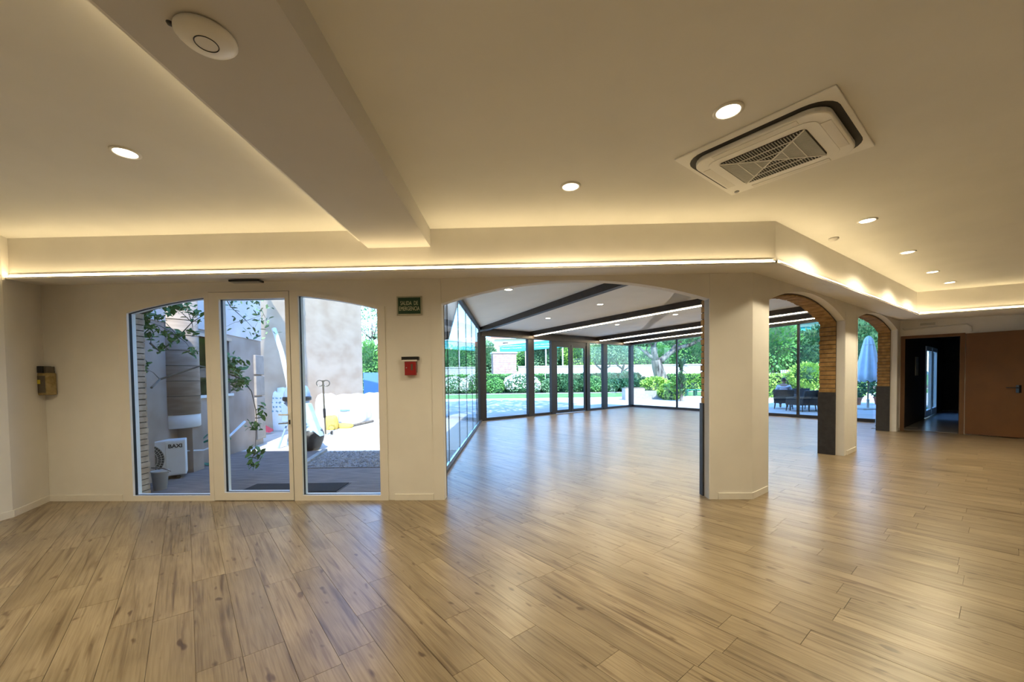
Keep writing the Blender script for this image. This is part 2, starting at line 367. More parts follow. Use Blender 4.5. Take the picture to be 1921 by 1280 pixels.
def arc(x0, x1, zs, za, n=20, inset=0.0):                        # segmental arch from spring to spring
    h = (x1 - x0) / 2; r = za - zs; R = (h * h + r * r) / (2 * r); c = (x0 + x1) / 2; out = []
    th = math.asin(min(1, h / R))
    for i in range(n + 1):
        a = -th + 2 * th * i / n; out.append((c + (R - inset) * math.sin(a), za - R + (R - inset) * math.cos(a)))
    return out
def arched_wall(pt, u0, u1, zt0, zt1, openings, d0, d1, zb=0.0):
    prof = [(u0, zb)]
    for (a, b, zs, za) in openings: prof += [(a, zb)] + arc(a, b, zs, za) + [(b, zb)]
    prof += [(u1, zb), (u1, zt1), (u0, zt0)]
    P = [pt(u, z, d0) for u, z in prof]; off = pt(u0, 0, d1) - pt(u0, 0, d0)
    return MB().prism(P, off)

# ------------------------------------------------------------------ floor with single planks
fb = MB(); fb.prism([(x, y, -0.008) for x, y in ((-5.95, -6.2), (12.7, -6.2), (12.7, 8.0), (10.3, 10.4), (10.97, 11.99), (5.816, 19.436), (-1.08, 13.811), (-1.08, 5.2), (-5.95, 5.2))], (0, 0, -0.2))
floor = struct(fb.build('floor', 'joint'))
PW, PL, GAP = 0.2, 1.2, 0.0022
PD = BN                                                          # planks run this way
def plank_mesh(poly, name, tone=None, uvoff=(0, 0)):
    n = len(poly); v = [(p.x, p.y, 0.0) for p in poly] + [(p.x, p.y, -0.009) for p in poly]
    f = [tuple(range(n))] + [(i, n + i, n + (i + 1) % n, (i + 1) % n) for i in range(n)]
    return v, f
def set_uv(me, co):
    uvl = me.uv_layers.new(name='UVMap')
    for l in me.loops: uvl.data[l.index].uv = co[l.vertex_index]
rect = [V2(-PL / 2 + GAP / 2, -PW / 2 + GAP / 2), V2(PL / 2 - GAP / 2, -PW / 2 + GAP / 2), V2(PL / 2 - GAP / 2, PW / 2 - GAP / 2), V2(-PL / 2 + GAP / 2, PW / 2 - GAP / 2)]
v_, f_ = plank_mesh(rect, 'plank'); pm = bpy.data.meshes.new('plank'); pm.from_pydata(v_, [], f_); pm.update(); set_uv(pm, [(a[0], a[1]) for a in v_]); pm.materials.append(M['wood_plank'])
planks = []
rr = random.Random(3)
for k in range(-26, 82):
    off = rr.choice((0, 0.4, 0.8)) + rr.uniform(-0.1, 0.1)
    for j in range(-20, 16):
        s = j * PL + off; r = (k + 0.5) * PW; c = PD * s + BD * r
        if not (-6.2 < c.x < 13 and -2.2 < c.y < 20): continue
        glz = (Vector((-1.06, 0)), Vector((-1, 0))); wall = (W0 + WN * 0.02, WN)
        com = [(G1, -BN), (G2, RN), (Vector((-5.93, 0)), Vector((-1, 0)))]
        if c.x > 8.5 and (c - D0).dot(DD) > -0.2: com.append((D0 + DN * 0.05, DN))
        near = c.y > 4.0 and c.y < 5.9
        if near and -2.1 < c.x < -0.3: sets = [[wall], [glz, (W0 + WN * 0.02, -WN)]]      # both sides of the jamb
        elif c.x < -1.15 and c.y < 5.9: sets = [[wall]]
        elif c.x < -0.3 and c.y > 5.0: sets = [[glz]]
        else: sets = [[]]
        q2l = lambda q: Vector(((q - c).dot(PD), (q - c).dot(BD)))
        for lim in sets:
            poly = [p.copy() for p in rect]; cut = False
            for p, nn in lim + com:
                lp, ln = q2l(p), Vector((nn.dot(PD), nn.dot(BD)))
                if max((a - lp).dot(ln) for a in poly) > 0:
                    poly = clip(poly, lp, ln); cut = True
                    if len(poly) < 3: break
            if len(poly) < 3: continue
            area = abs(sum(poly[i].x * poly[(i + 1) % len(poly)].y - poly[(i + 1) % len(poly)].x * poly[i].y for i in range(len(poly)))) / 2
            if area < 0.002: continue
            vis = c.y > 1.3 and abs(c.x) < 1.34 * c.y + 0.3 and not (c.x < -1.0 and c.y > 5)
            planks.append((0 if vis else 1, c.length, c.copy(), poly, cut))
planks.sort(key=lambda t: (t[0], t[1]))
ang = math.atan2(PD.y, PD.x)
R2 = Matrix(((PD.x, BD.x), (PD.y, BD.y)))
rest_v, rest_f, rest_uv, rest_t = [], [], [], []
for i, (vi, d, c, poly, cut) in enumerate(planks):
    dz = rr.uniform(-0.0006, 0.0)
    if i < 300:
        if cut:
            vv, ff = plank_mesh(poly, 'plank'); me = bpy.data.meshes.new('plank'); me.from_pydata(vv, [], ff); me.update(); set_uv(me, [(a[0], a[1]) for a in vv]); me.materials.append(M['wood_plank'])
        else: me = pm
        o = bpy.data.objects.new('plank', me); COL.objects.link(o); o.parent = floor; o.location = (c.x, c.y, dz)
        flip = rr.random() < 0.5
        # plank frame: local x along PD, local y along BD (a mirrored pair, so build it as a matrix)
        mtx = Matrix(((PD.x, BD.x, 0, c.x), (PD.y, BD.y, 0, c.y), (0, 0, 1, dz), (0, 0, 0, 1)))
        o.matrix_local = mtx
    else:
        vv, ff = plank_mesh(poly, 'plank'); b = len(rest_v); ox, oy, tt = rr.uniform(0, 40), rr.uniform(0, 40), rr.random()
        for a in vv:
            q = c + PD * a[0] + BD * a[1]; rest_v.append((q.x, q.y, a[2] + dz)); rest_uv.append((a[0] + ox, a[1] + oy)); rest_t.append(tt)
        rest_f += [tuple(b + i_ for i_ in q) for q in ff]
me = bpy.data.meshes.new('far_planks'); me.from_pydata(rest_v, [], rest_f); me.update(); set_uv(me, rest_uv)
at_ = me.attributes.new('tone', 'FLOAT', 'POINT'); at_.data.foreach_set('value', rest_t); me.materials.append(M['wood_plank'])
o = bpy.data.objects.new('far_planks', me); COL.objects.link(o); o.parent = floor; o['kind'] = 'stuff'

# ------------------------------------------------------------------ walls of the hall
WIN = (-4.90, -1.54, 2.385, 2.625)
ARCH = (-0.845, 2.36, 2.405, 2.655)
wf = struct(arched_wall(wp, -5.9, 2.36, ZS + .05, ZS + .05, [WIN, ARCH][:2], 0.0, 0.12).build('wall_front', 'plaster'))
pil = MB().prism([(p.x, p.y, 0) for p in (wp(2.36, 0), W1, A0, Vector((3.18, 5.17)), Vector((2.9, 5.45)), wp(2.385, 0, 0.22), wp(2.36, 0, 0.12))], (0, 0, 3.7)).build('wall_pillar', 'plaster'); struct(pil)
LA = (A1 - A0).length
ARC1, ARC2 = (0.02, 3.46, 2.44, 2.705), (4.34, 8.16, 2.57, 2.79)
ztA = lambda v: 2.73 + 0.11 * v / LA
struct(arched_wall(ap, 0.0, LA - 0.0, ztA(0), ztA(LA), [ARC1, ARC2], 0.0, 0.12).build('wall_arch', 'plaster'))
struct(MB().prism([(-5.89, 5.2, -0.01), (-5.89, 5.03, -0.01), (-5.62, 4.45, -0.01), (-5.62, -6.2, -0.01), (-5.9, -6.2, -0.01), (-6.1, 5.2, -0.01)], (0, 0, ZC + 0.01)).build('wall_left', 'plaster'))
struct(MB().b2((-5.9, -6.3, 0), (12.7, -6.1, ZC)).build('wall_rear', 'plaster'))
struct(MB().b2((12.5, -6.2, 0), (12.7, 8.0, ZC)).build('wall_right', 'plaster'))
# wall with the brown door
def dwp(s, z, d=0.0): q = D0 + DD * s + DN * d; return Vector((q.x, q.y, z))
LD = (D1 - D0).length
dw = MB()
DEND = (12.5 - D0.x) / DD.x
for s0, s1, z0, z1 in ((-0.22, 0.0, 0, 2.95), (0.0, LD, 2.42, 2.95), (LD, DEND, 0, 2.95)):
    dw.prism([dwp(s0, z0), dwp(s1, z0), dwp(s1, z1), dwp(s0, z1)], (DN.x * 0.2, DN.y * 0.2, 0))
struct(dw.build('wall_door_side', 'plaster'))
# ceiling, beam, cove
struct(MB().prism([(x, y, ZC) for x, y in ((-6.1, -6.3), (12.7, -6.3), (12.7, 8.2), (10.25, 10.6), (3.1, 5.35), (2.36, 5.0), (-6.1, 5.25))], (0, 0, 0.25)).build('ceiling', 'ceiling_paint'))
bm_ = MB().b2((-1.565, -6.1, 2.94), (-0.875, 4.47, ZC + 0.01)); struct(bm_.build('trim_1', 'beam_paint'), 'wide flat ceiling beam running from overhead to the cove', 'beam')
# cove: fascia (lip left open for the strip) and underside
def v3(q, z): return Vector((q.x, q.y, z))
def inset(q, d): return q + d
def fascia(a, b, nrm, name, num):
    m = MB(); t = 0.04
    m.prism([v3(a, ZL + 0.045), v3(b, ZL + 0.045), v3(b, ZC + 0.005), v3(a, ZC + 0.005)], (nrm.x * t, nrm.y * t, 0))
    return struct(m.build(name, 'plaster'))
nF1 = Vector((-(FA - FL).y, (FA - FL).x)).normalized(); nF2 = Vector((-(FB - FA).y, (FB - FA).x)).normalized(); nF3 = Vector((-(FC - FB).y, (FC - FB).x)).normalized()
fascia(FL, FA, nF1, 'trim_2', 2); fascia(FA, FB, nF2, 'trim_3', 3); fascia(FB, FC, nF3, 'trim_4', 4)
und = MB()
def slab(pts, t=0.03): und.prism(pts, (0, 0, t))
e1, e2, e3 = (FL - nF1 * 0.045), None, None
lip = lambda q, n_: q - n_ * 0.05
LA_ = FA - (nF1 + nF2) * 0.027; LB_ = FB - (nF2 + nF3) * 0.027
lpL, lpC = lip(FL, nF1), lip(FC, nF3)
und.add([v3(lpL, ZL - 0.012), v3(LA_, ZL - 0.012), v3(W1 + WN * 0.06, ZS), v3(W0 + WN * 0.06, ZS + 0.02), v3(lpL, ZL), v3(LA_, ZL), v3(W1 + WN * 0.06, ZS + 0.05), v3(W0 + WN * 0.06, ZS + 0.07)], [(0, 1, 2, 3), (4, 7, 6, 5), (0, 4, 5, 1), (2, 6, 7, 3), (1, 5, 6, 2), (3, 7, 4, 0)])
und.add([v3(LA_, ZL - 0.012), v3(A0 + AN * 0.06, ZS + 0.02), v3(W1 + WN * 0.06, ZS), v3(LA_, ZL), v3(A0 + AN * 0.06, ZS + 0.07), v3(W1 + WN * 0.06, ZS + 0.05)], [(0, 1, 2), (5, 4, 3), (0, 3, 4, 1), (1, 4, 5, 2), (2, 5, 3, 0)])
und.add([v3(LA_, ZL - 0.012), v3(LB_, ZL - 0.012), v3(A1 + AN * 0.06, 2.84), v3(A0 + AN * 0.06, ZS + 0.02), v3(LA_, ZL), v3(LB_, ZL), v3(A1 + AN * 0.06, 2.87), v3(A0 + AN * 0.06, ZS + 0.05)], [(0, 1, 2, 3), (4, 7, 6, 5), (0, 4, 5, 1), (2, 6, 7, 3), (1, 5, 6, 2), (3, 7, 4, 0)])
dE = D0 + DD * DEND + DN * 0.1
und.add([v3(LB_, ZL - 0.012), v3(lpC, ZL - 0.012), v3(dE, 2.72), v3(A1 + AN * 0.06, 2.84), v3(LB_, ZL), v3(lpC, ZL), v3(dE, 2.75), v3(A1 + AN * 0.06, 2.87)], [(0, 1, 2, 3), (4, 7, 6, 5), (0, 4, 5, 1), (2, 6, 7, 3), (1, 5, 6, 2), (3, 7, 4, 0)])
struct(und.build('trim_5', 'plaster'))
# LED strips in the lip
def strip(a, b, nrm, label, z=ZL, m='strip_glow', group='warm cove light strips'):
    a3, b3 = v3(a - nrm * 0.032, z + 0.005), v3(b - nrm * 0.032, z + 0.005)
    t = thing('light_strip', label, 'light strip', (a3 + b3) / 2, 0, group); c = (a3 + b3) / 2
    MB().bar(a3 - c, b3 - c, 0.035, 0.006).bar(a3 - c + v3(nrm * .018, .02), b3 - c + v3(nrm * .018, .02), .004, .044).build('channel', 'white_plastic', t)
    MB().bar(a3 - c + Vector((0, 0, 0.008)), b3 - c + Vector((0, 0, 0.008)), 0.024, 0.010).build('diffuser', m, t)
strip(FL + (FA - FL).normalized() * 0.05, FA - (FA - FL).normalized() * .03, nF1, 'glowing warm light strip along the lip of the cove above the glazed door')
strip(FA + nF2 * 0 + (FB - FA).normalized() * .02, FB - (FB - FA).normalized() * .04, nF2, 'glowing warm light strip along the lip of the cove above the two side arches')
strip(FB + (FC - FB).normalized() * .04, FC, nF3, 'glowing warm light strip along the lip of the cove above the brown door')
p_ = Vector((-1.60, 0)); strip(Vector((-1.583, -6.0)), Vector((-1.583, 4.35)), Vector((1, 0)), 'light strip along the far side of the flat ceiling beam, glowing onto the ceiling', 2.985, 'strip_glow_soft')
# skirting boards
def skirt(name, pts, nrm_in, h=0.075, t=0.014):
    m = MB()
    for (a, b) in zip(pts[:-1], pts[1:]):
        d = (b - a).normalized(); nn = Vector((d.y, -d.x)) * nrm_in
        m.prism([v3(a, 0), v3(b, 0), v3(b, h), v3(a, h)], (nn.x * t, nn.y * t, 0))
    return struct(m.build(name, 'skirting'))
skirt('baseboard_left', [Vector((-5.62, -6.0)), Vector((-5.62, 4.45)), Vector((-5.89, 5.03))], 1)
wq = lambda x: Vector(wp(x, 0)[:2])
skirt('baseboard_front', [wq(-5.88), wq(-4.93)], 1)
skirt('baseboard_middle', [wq(-1.46), wq(-0.98)], 1)
skirt('baseboard_pillar', [wq(2.47), W1, A0 - AD * 0.02], 1)
skirt('baseboard_arch', [A0 + AD * 3.62, A0 + AD * 4.27], 1)
skirt('baseboard_end', [A0 + AD * 8.26, A0 + AD * 8.62], 1)
# flat white casings beside the openings
cs = MB()
for x0, x1, z1 in ((-0.975, -0.85, 2.70), (2.365, 2.46, 2.70)):
    cs.prism([wp(x0, 0), wp(x1, 0), wp(x1, z1), wp(x0, z1)], tuple(-WN * 0.008) + (0,))
for v0, v1 in ((3.47, 3.56), (4.25, 4.33), (8.17, 8.25)):
    cs.prism([ap(v0, 0), ap(v1, 0), ap(v1, 2.6), ap(v0, 2.6)], tuple(-AN * 0.006) + (0,))
struct(cs.build('trim_6', 'plaster'))

# ------------------------------------------------------------------ brick arches behind the plaster
def brick_arch(name, pt, spec, d0, d1, u_lo, u_hi, zt, jambs, base=True, out=0.032, brickmat='brick', pitch=0.08, vout=None, zbase=1.15, n_v=None, vous=True):
    a, b, zs, za = spec; vo = out if vout is None else vout
    m = arched_wall(pt, u_lo, u_hi, zt, zt, [(a + out - .012, b - out + .012, zs - vo + .012, za - vo + .012)], d0, d1)
    root = struct(m.build(name, 'mortar'))
    rb = random.Random(len(name)); dm = (d0 + d1) / 2
    for side in jambs:
        u = b if side > 0 else a
        z = zbase if base else 0.0
        while z < zs - 0.03:
            pr = out + rb.uniform(-0.005, 0.006); hh = pitch - 0.013
            u0, u1 = (u - pr, u + 0.03) if side > 0 else (u - 0.03, u + pr)
            ja = d0 + 0.002 + rb.uniform(0, 0.004); jb = d1 + rb.uniform(0.0, 0.012)
            MB().prism([pt(u0, z, ja), pt(u1, z, ja), pt(u1, z + hh, ja), pt(u0, z + hh, ja)], pt(u, 0, jb) - pt(u, 0, ja)).build('brick', brickmat, root)
            z += pitch
        if base:
            u0, u1 = (u - out - 0.012, u + 0.03) if side > 0 else (u - 0.03, u + out + 0.012)
            MB().prism([pt(u0, 0, d0), pt(u1, 0, d0), pt(u1, zbase, d0), pt(u0, zbase, d0)], pt(u, 0, d1 + 0.02) - pt(u, 0, d0)).build('dado_panel', 'black_panel', root)
    if vous:
        h = (b - a) / 2; r = za - zs; R = (h * h + r * r) / (2 * r); c = (a + b) / 2; th = math.asin(h / R); n = int(2 * th * R / pitch)
        for i in range(n):
            t0 = -th + 2 * th * (i + 0.08) / n; t1 = -th + 2 * th * (i + 0.92) / n; r0 = R - vo - rb.uniform(-0.004, 0.006); r1 = R + 0.05
            P = [(c + q * math.sin(t), za - R + q * math.cos(t)) for q, t in ((r0, t0), (r0, t1), (r1, t1), (r1, t0))]
            ja = d0 + 0.002; jb = d1 + rb.uniform(0, 0.012)
            MB().prism([pt(x, z, ja) for x, z in P], pt(a, 0, jb) - pt(a, 0, ja)).build('brick', brickmat, root)
    return root
brick_arch('wall_brick_large', wp, ARCH, 0.13, 0.20, -1.0, 2.37, 3.3, (1,), out=0.006, vout=-.03)
brick_arch('wall_brick_side', ap, ARC1, 0.12, 0.36, -0.0, 3.9, 3.3, (1,))
brick_arch('wall_brick_end', ap, ARC2, 0.12, 0.36, 3.9, LA, 3.3, (1,))
brick_arch('wall_brick_window', wp, (WIN[0] + 0.035, WIN[1] - 0.02, 2.40, 2.66), 0.13, 0.275, -5.9, -1.0, 3.3, (-1,), base=False, out=0.02, brickmat='brick_pale', pitch=0.075, vous=False)

# ------------------------------------------------------------------ the white glazed door unit
t = struct(thing('window_1', None, None, (0, 0, 0)))
xs = (-4.78, -3.79, -3.60, -2.77, -2.61, -1.635)
def win_arch(x):                                                # inner (glass) top line of the unit
    h, r = (xs[5] - xs[0]) / 2, 0.205; R = (h * h + r * r) / (2 * r); c = (xs[0] + xs[5]) / 2; za = 2.56
    return za - R + math.sqrt(R * R - (x - c) ** 2)
def outer_arch(x):
    h, r = (WIN[1] - WIN[0]) / 2, WIN[3] - WIN[2]; R = (h * h + r * r) / (2 * r); c = (WIN[0] + WIN[1]) / 2
    return WIN[3] - R + math.sqrt(max(0, R * R - (x - c) ** 2))
def vbar(x0, x1, top, z0=0.0): return [(x0, z0), (x1, z0), (x1, top(x1)), (x0, top(x0))]
def lin(a, b, n): return [a + (b - a) * i / n for i in range(n + 1)]
def head(x0, x1, lo, hi, n=10): return [(x, lo(x)) for x in lin(x0, x1, n)] + [(x, hi(x)) for x in lin(x1, x0, n)]
members = {'jamb': [vbar(WIN[0], xs[0], outer_arch), vbar(xs[5], WIN[1], outer_arch)],
           'mullion': [vbar(xs[1], -3.735, outer_arch), vbar(-2.715, xs[4], outer_arch)],
           'head': [head(xs[0], xs[1], win_arch, outer_arch), head(-3.735, -2.715, lambda x: 2.595, outer_arch), head(xs[4], xs[5], win_arch, outer_arch)],
           'bottom_rail': [[(xs[0], 0), (xs[1], 0), (xs[1], 0.066), (xs[0], 0.066)], [(xs[4], 0), (xs[5], 0), (xs[5], 0.066), (xs[4], 0.066)]]}
def layers(poly, name, parent, d=(-0.016, 0.012, 0.05, 0.10)):
    P0 = [wp(x, z, d[0]) for x, z in poly]
    o = MB().prism(P0, tuple(WN * (d[1] - d[0])) + (0,)).build(name, 'pvc', parent)
    MB().prism([wp(x, z, d[1]) for x, z in poly], tuple(WN * (d[2] - d[1])) + (0,)).build('gasket', 'gasket', o)
    MB().prism([wp(x, z, d[2]) for x, z in poly], tuple(WN * (d[3] - d[2])) + (0,)).build('outer_frame', 'pvc_out', o)
    return o
for nm, ps in members.items():
    for p in ps: layers(p, nm, t)
def pane(poly, parent, m='pane_glass', d=0.04, th=0.006, pt=wp, nrm=None):
    nn = nrm if nrm is not None else WN
    return MB().prism([pt(x, z, d) for x, z in poly], tuple(nn * th) + (0,)).build('pane', m, parent)
pane(head(xs[0], xs[1], lambda x: 0.06, lambda x: win_arch(x) + 0.004), t)
pane(head(xs[4], xs[5], lambda x: 0.06, lambda x: win_arch(x) + 0.004), t)
dr = struct(thing('door_1', None, None, (0, 0, 0)))
for nm, p in (('stile', [(-3.728, 0.008), (xs[2], 0.008), (xs[2], 2.588), (-3.728, 2.588)]), ('stile', [(xs[3], 0.008), (-2.722, 0.008), (-2.722, 2.588), (xs[3], 2.588)]),
              ('rail', [(xs[2], 0.008), (xs[3], 0.008), (xs[3], 0.105), (xs[2], 0.105)]), ('rail', [(xs[2], 2.505), (xs[3], 2.505), (xs[3], 2.588), (xs[2], 2.588)])):
    layers(p, nm, dr, (-0.022, 0.012, 0.05, 0.095))
pane([(xs[2] - .004, 0.1), (xs[3] + .004, 0.1), (xs[3] + .004, 2.51), (xs[2] - .004, 2.51)], dr)
hd = MB(); hd.prism([wp(-2.755, 0.93, -0.034), wp(-2.728, 0.93, -0.034), wp(-2.728, 1.10, -0.034), wp(-2.755, 1.10, -0.034)], tuple(WN * 0.012) + (0,)); ho = hd.build('handle_plate', 'white_plastic', dr)
MB().bar(wp(-2.742, 1.075, -0.06), wp(-2.86, 1.075, -0.06), 0.02, 0.016).build('lever', 'white_plastic', ho)
MB().prism([wp(-2.75, 0.955, -0.042), wp(-2.732, 0.955, -0.042), wp(-2.732, 1.01, -0.042), wp(-2.75, 1.01, -0.042)], tuple(WN * 0.01) + (0,)).build('cylinder_lock', 'black_plastic', ho)

# ------------------------------------------------------------------ brown fire door, standing open
t = struct(thing('door_2', None, None, (0, 0, 0)))
for p in ([(0.0, 0), (0.08, 0), (0.08, 2.42), (0.0, 2.42)], [(LD - 0.06, 0), (LD + 0.02, 0), (LD + 0.02, 2.42), (LD - 0.06, 2.42)], [(0.08, 2.35), (LD - 0.06, 2.35), (LD - 0.06, 2.42), (0.08, 2.42)]):
    MB().prism([dwp(s, z, -0.03) for s, z in p], tuple(DN * 0.10) + (0,)).build('frame_member', 'door_frame_brown', t)
HNG = Vector(dwp(LD + 0.03, 0, -0.05)[:2]); LEAF = Vector((0.555, -0.832)); LEAF.normalize(); LN = Vector((LEAF.y, -LEAF.x))
lf = MB().prism([v3(HNG, 0.02), v3(HNG + LEAF * 1.12, 0.02), v3(HNG + LEAF * 1.12, 2.40), v3(HNG, 2.40)], tuple(-LN * 0.05) + (0,)).build('door_leaf', 'door_brown', t)
lw = -1 if LN.dot(-HNG) < 0 else 1; LF = LN * lw
hq = HNG + LEAF * 0.79 + LF * 0.004
if lw < 0: pass
MB().box(v3(hq + LF * 0.008, 1.10), (0.055, 0.055, 0.17)).build('lock_plate', 'black_plastic', lf)
MB().tube([v3(hq + LF * 0.02, 1.13), v3(hq + LF * 0.07, 1.13), v3(hq + LF * 0.075 - LEAF * 0.03, 1.13), v3(hq + LF * 0.07 - LEAF * 0.17, 1.13)], 0.012).build('lever', 'black_plastic', lf)
# fittings above that door
p = dwp(0.47, 2.70, -0.02); t = thing('emergency_light', 'small white emergency light bar on the wall above the open brown door', 'light', p)
MB().bar(-v3(DD * 0.15, 0), v3(DD * 0.15, 0), 0.05, 0.11).build('housing', 'white_plastic', t); MB().bar(v3(-DD * 0.13 - DN * 0.03, -0.015), v3(DD * 0.13 - DN * 0.03, -0.015), 0.012, 0.06).build('lens', 'grey_plastic', t)
q0, q1, q2, q3 = dwp(0.03, 2.62, -0.02), dwp(0.06, 2.575, -0.02), dwp(0.95, 2.62, -0.02), dwp(1.16, 2.61, -0.02)
t = tag(MB().tube([q0, q1, q1 + (q2 - q1) * 0.5, q2, dwp(1.12, 2.62, -0.02), dwp(1.18, 2.56, -0.02), dwp(1.19, 2.45, -0.02)], 0.014).build('conduit', 'white_plastic', None, True), 'white cable conduit running along the wall over the brown door', 'pipe')
# corridor behind the door
ci = lambda s, w, z: Vector((A1.x + AD.x * s + (-AN.x) * w, A1.y + AD.y * s + (-AN.y) * w, z))
struct(MB().prism([ci(0.05, -0.1, -0.002), ci(8.6, -0.1, -0.002), ci(8.6, 3.2, -0.002), ci(0.05, 3.2, -0.002)], (0, 0, -0.15)).build('floor_corridor', 'corridor_tile'))
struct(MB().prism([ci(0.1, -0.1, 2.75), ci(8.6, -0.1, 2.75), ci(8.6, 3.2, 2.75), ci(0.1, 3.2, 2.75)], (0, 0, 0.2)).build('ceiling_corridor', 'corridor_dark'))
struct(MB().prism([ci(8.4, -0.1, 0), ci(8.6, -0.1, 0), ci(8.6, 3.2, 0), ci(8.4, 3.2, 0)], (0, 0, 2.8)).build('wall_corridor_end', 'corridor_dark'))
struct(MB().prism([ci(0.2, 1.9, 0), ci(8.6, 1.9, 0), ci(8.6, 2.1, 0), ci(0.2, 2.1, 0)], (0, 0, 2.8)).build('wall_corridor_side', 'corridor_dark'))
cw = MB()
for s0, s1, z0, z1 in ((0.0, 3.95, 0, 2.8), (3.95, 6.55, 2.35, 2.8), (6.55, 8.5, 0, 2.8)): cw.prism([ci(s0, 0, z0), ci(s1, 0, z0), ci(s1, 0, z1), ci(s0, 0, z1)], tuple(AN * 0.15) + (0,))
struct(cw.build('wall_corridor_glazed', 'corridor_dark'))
t = struct(thing('door_3', None, None, (0, 0, 0)))
for s0 in (3.97, 5.27):
    for a, b, z0, z1 in ((0, .12, 0.02, 2.33), (1.14, 1.26, 0.02, 2.33), (.12, 1.14, 0.02, 0.24), (.12, 1.14, 2.2, 2.33)):
        MB().prism([ci(s0 + a, 0.02, z0), ci(s0 + b, 0.02, z0), ci(s0 + b, 0.02, z1), ci(s0 + a, 0.02, z1)], tuple(AN * 0.07) + (0,)).build('door_frame', 'pvc_out', t)
    MB().prism([ci(s0 + .12, -0.02, .24), ci(s0 + 1.14, -0.02, .24), ci(s0 + 1.14, -0.02, 2.2), ci(s0 + .12, -0.02, 2.2)], tuple(AN * 0.006) + (0,)).build('pane', 'conservatory_glass', t)
c = ci(2.2, 0.0, 1.62); t = thing('notice_board', 'pale upright notice panel on the dark corridor wall', 'board', c)
MB().prism([ci(2.0, 0.004, 1.4) - c, ci(2.4, 0.004, 1.4) - c, ci(2.4, 0.004, 1.95) - c, ci(2.0, 0.004, 1.95) - c], tuple(-AN * 0.02) + (0,)).build('sheet', 'white_plastic', t)
c = ci(8.36, 0.75, 0.12); t = thing('radiator', 'grey column radiator at the dark end of the corridor', 'radiator', c)
for k in range(6): MB().box((-AN.x * 0.09 * k, -AN.y * 0.09 * k, 0.55), (0.06, 0.06, 1.1)).build('column', 'grey_plastic', t, bevel=0.01)
MB().bar((0, 0, 1.08), (-AN.x * .45, -AN.y * .45, 1.08), 0.07, 0.05).build('header', 'grey_plastic', t)
MB().bar((0, 0, -0.05), (-AN.x * .45, -AN.y * .45, -0.05), 0.05, 0.14).build('foot', 'grey_plastic', t)

# ------------------------------------------------------------------ glazed garden room
def zr(q): return 3.21 + 0.035 * max(0.0, (Vector((q[0], q[1])) - G1).dot(BN))
HIP = Vector((3.24, -5.72)).normalized(); hipE = G1 + HIP * 9.95
roof = MB()
def roofpoly(pts): roof.prism([(x, y, z) for x, y, z in pts], (0, 0, 0.16))
R_ = [G1, G2, G3, A1 + AN * 0.3, A0 + AN * 0.33, hipE]
roofpoly([(q.x, q.y, zr(q)) for q in R_])
roofpoly([(G1.x, G1.y, 3.21), (hipE.x, hipE.y, zr(hipE)), (2.3, 5.16, 3.50), (-1.2, 5.25, 3.21), (-1.2, 13.811, 3.21)])
struct(roof.build('ceiling_glazed', 'ceiling_paint'))
# front masonry above the arches, closing the roof line
hb = MB(); hb.prism([wp(-1.0, 2.75, .14), wp(2.5, 2.75, .14), wp(2.5, 3.7, .14), wp(-1.0, 3.7, .14)], tuple(WN * 0.2) + (0,)); hb.prism([ap(-.1, 2.85, .14), ap(LA, 2.85, .14), ap(LA, 3.7, .14), ap(-.1, 3.7, .14)], tuple(AN * 0.2) + (0,))
struct(hb.build('wall_above_arches', 'plaster'))
def beam_on(a, b, za, zb, name, wdt=0.13, hgt=0.17, m='bronze'):
    return struct(MB().bar(v3(a, za), v3(b, zb), wdt, hgt).build(name, m))
bl = 11.0
for i, (u, ln) in enumerate(((2.3, 9.1), (6.2, 9.2), (8.0, 9.3))):
    a = G1 + BD * u + BN * 0.02; b = a + BN * ln
    beam_on(a, b, zr(a) - 0.075, zr(b) - 0.075, 'trim_%d' % (7 + i))
    sa, sb = a + BD * 0.085 + BN * 0.15, b + BD * 0.085 - BN * 0.1
    A3, B3 = v3(sa, zr(sa) - 0.150), v3(sb, zr(sb) - 0.150); c = (A3 + B3) / 2
    ts = thing('light_strip', ('glowing strip along the first cross beam of the glazed room', 'glowing strip along the middle cross beam of the glazed room', 'glowing strip along the cross beam nearest the right glass wall')[i], 'light strip', c, 0, 'beam light strips in the glazed room')
    MB().bar(A3 - c, B3 - c, 0.032, 0.03).build('diffuser', 'strip_glow_glazed', ts)
    MB().bar(A3 - c + Vector((BD.x * .02, BD.y * .02, -0.0)), B3 - c + Vector((BD.x * .02, BD.y * .02, 0)), 0.008, 0.06).build('channel', 'white_plastic', ts)
beam_on(G1, hipE, 3.21 - 0.075, zr(hipE) - 0.075, 'trim_10', 0.14, 0.17)
beam_on(G1, G2, 3.07, 3.07, 'trim_11', 0.2, 0.26)
beam_on(G2 - RN * 0.02, G3 - RN * 0.02, 3.09, 3.25 + 0.1, 'trim_12', 0.16, 0.22, 'black_metal')
beam_on(Vector((-1.08, 13.8)), Vector((-1.08, 5.3)), 3.16, 3.16, 'trim_13', 0.08, 0.09, 'black_metal')
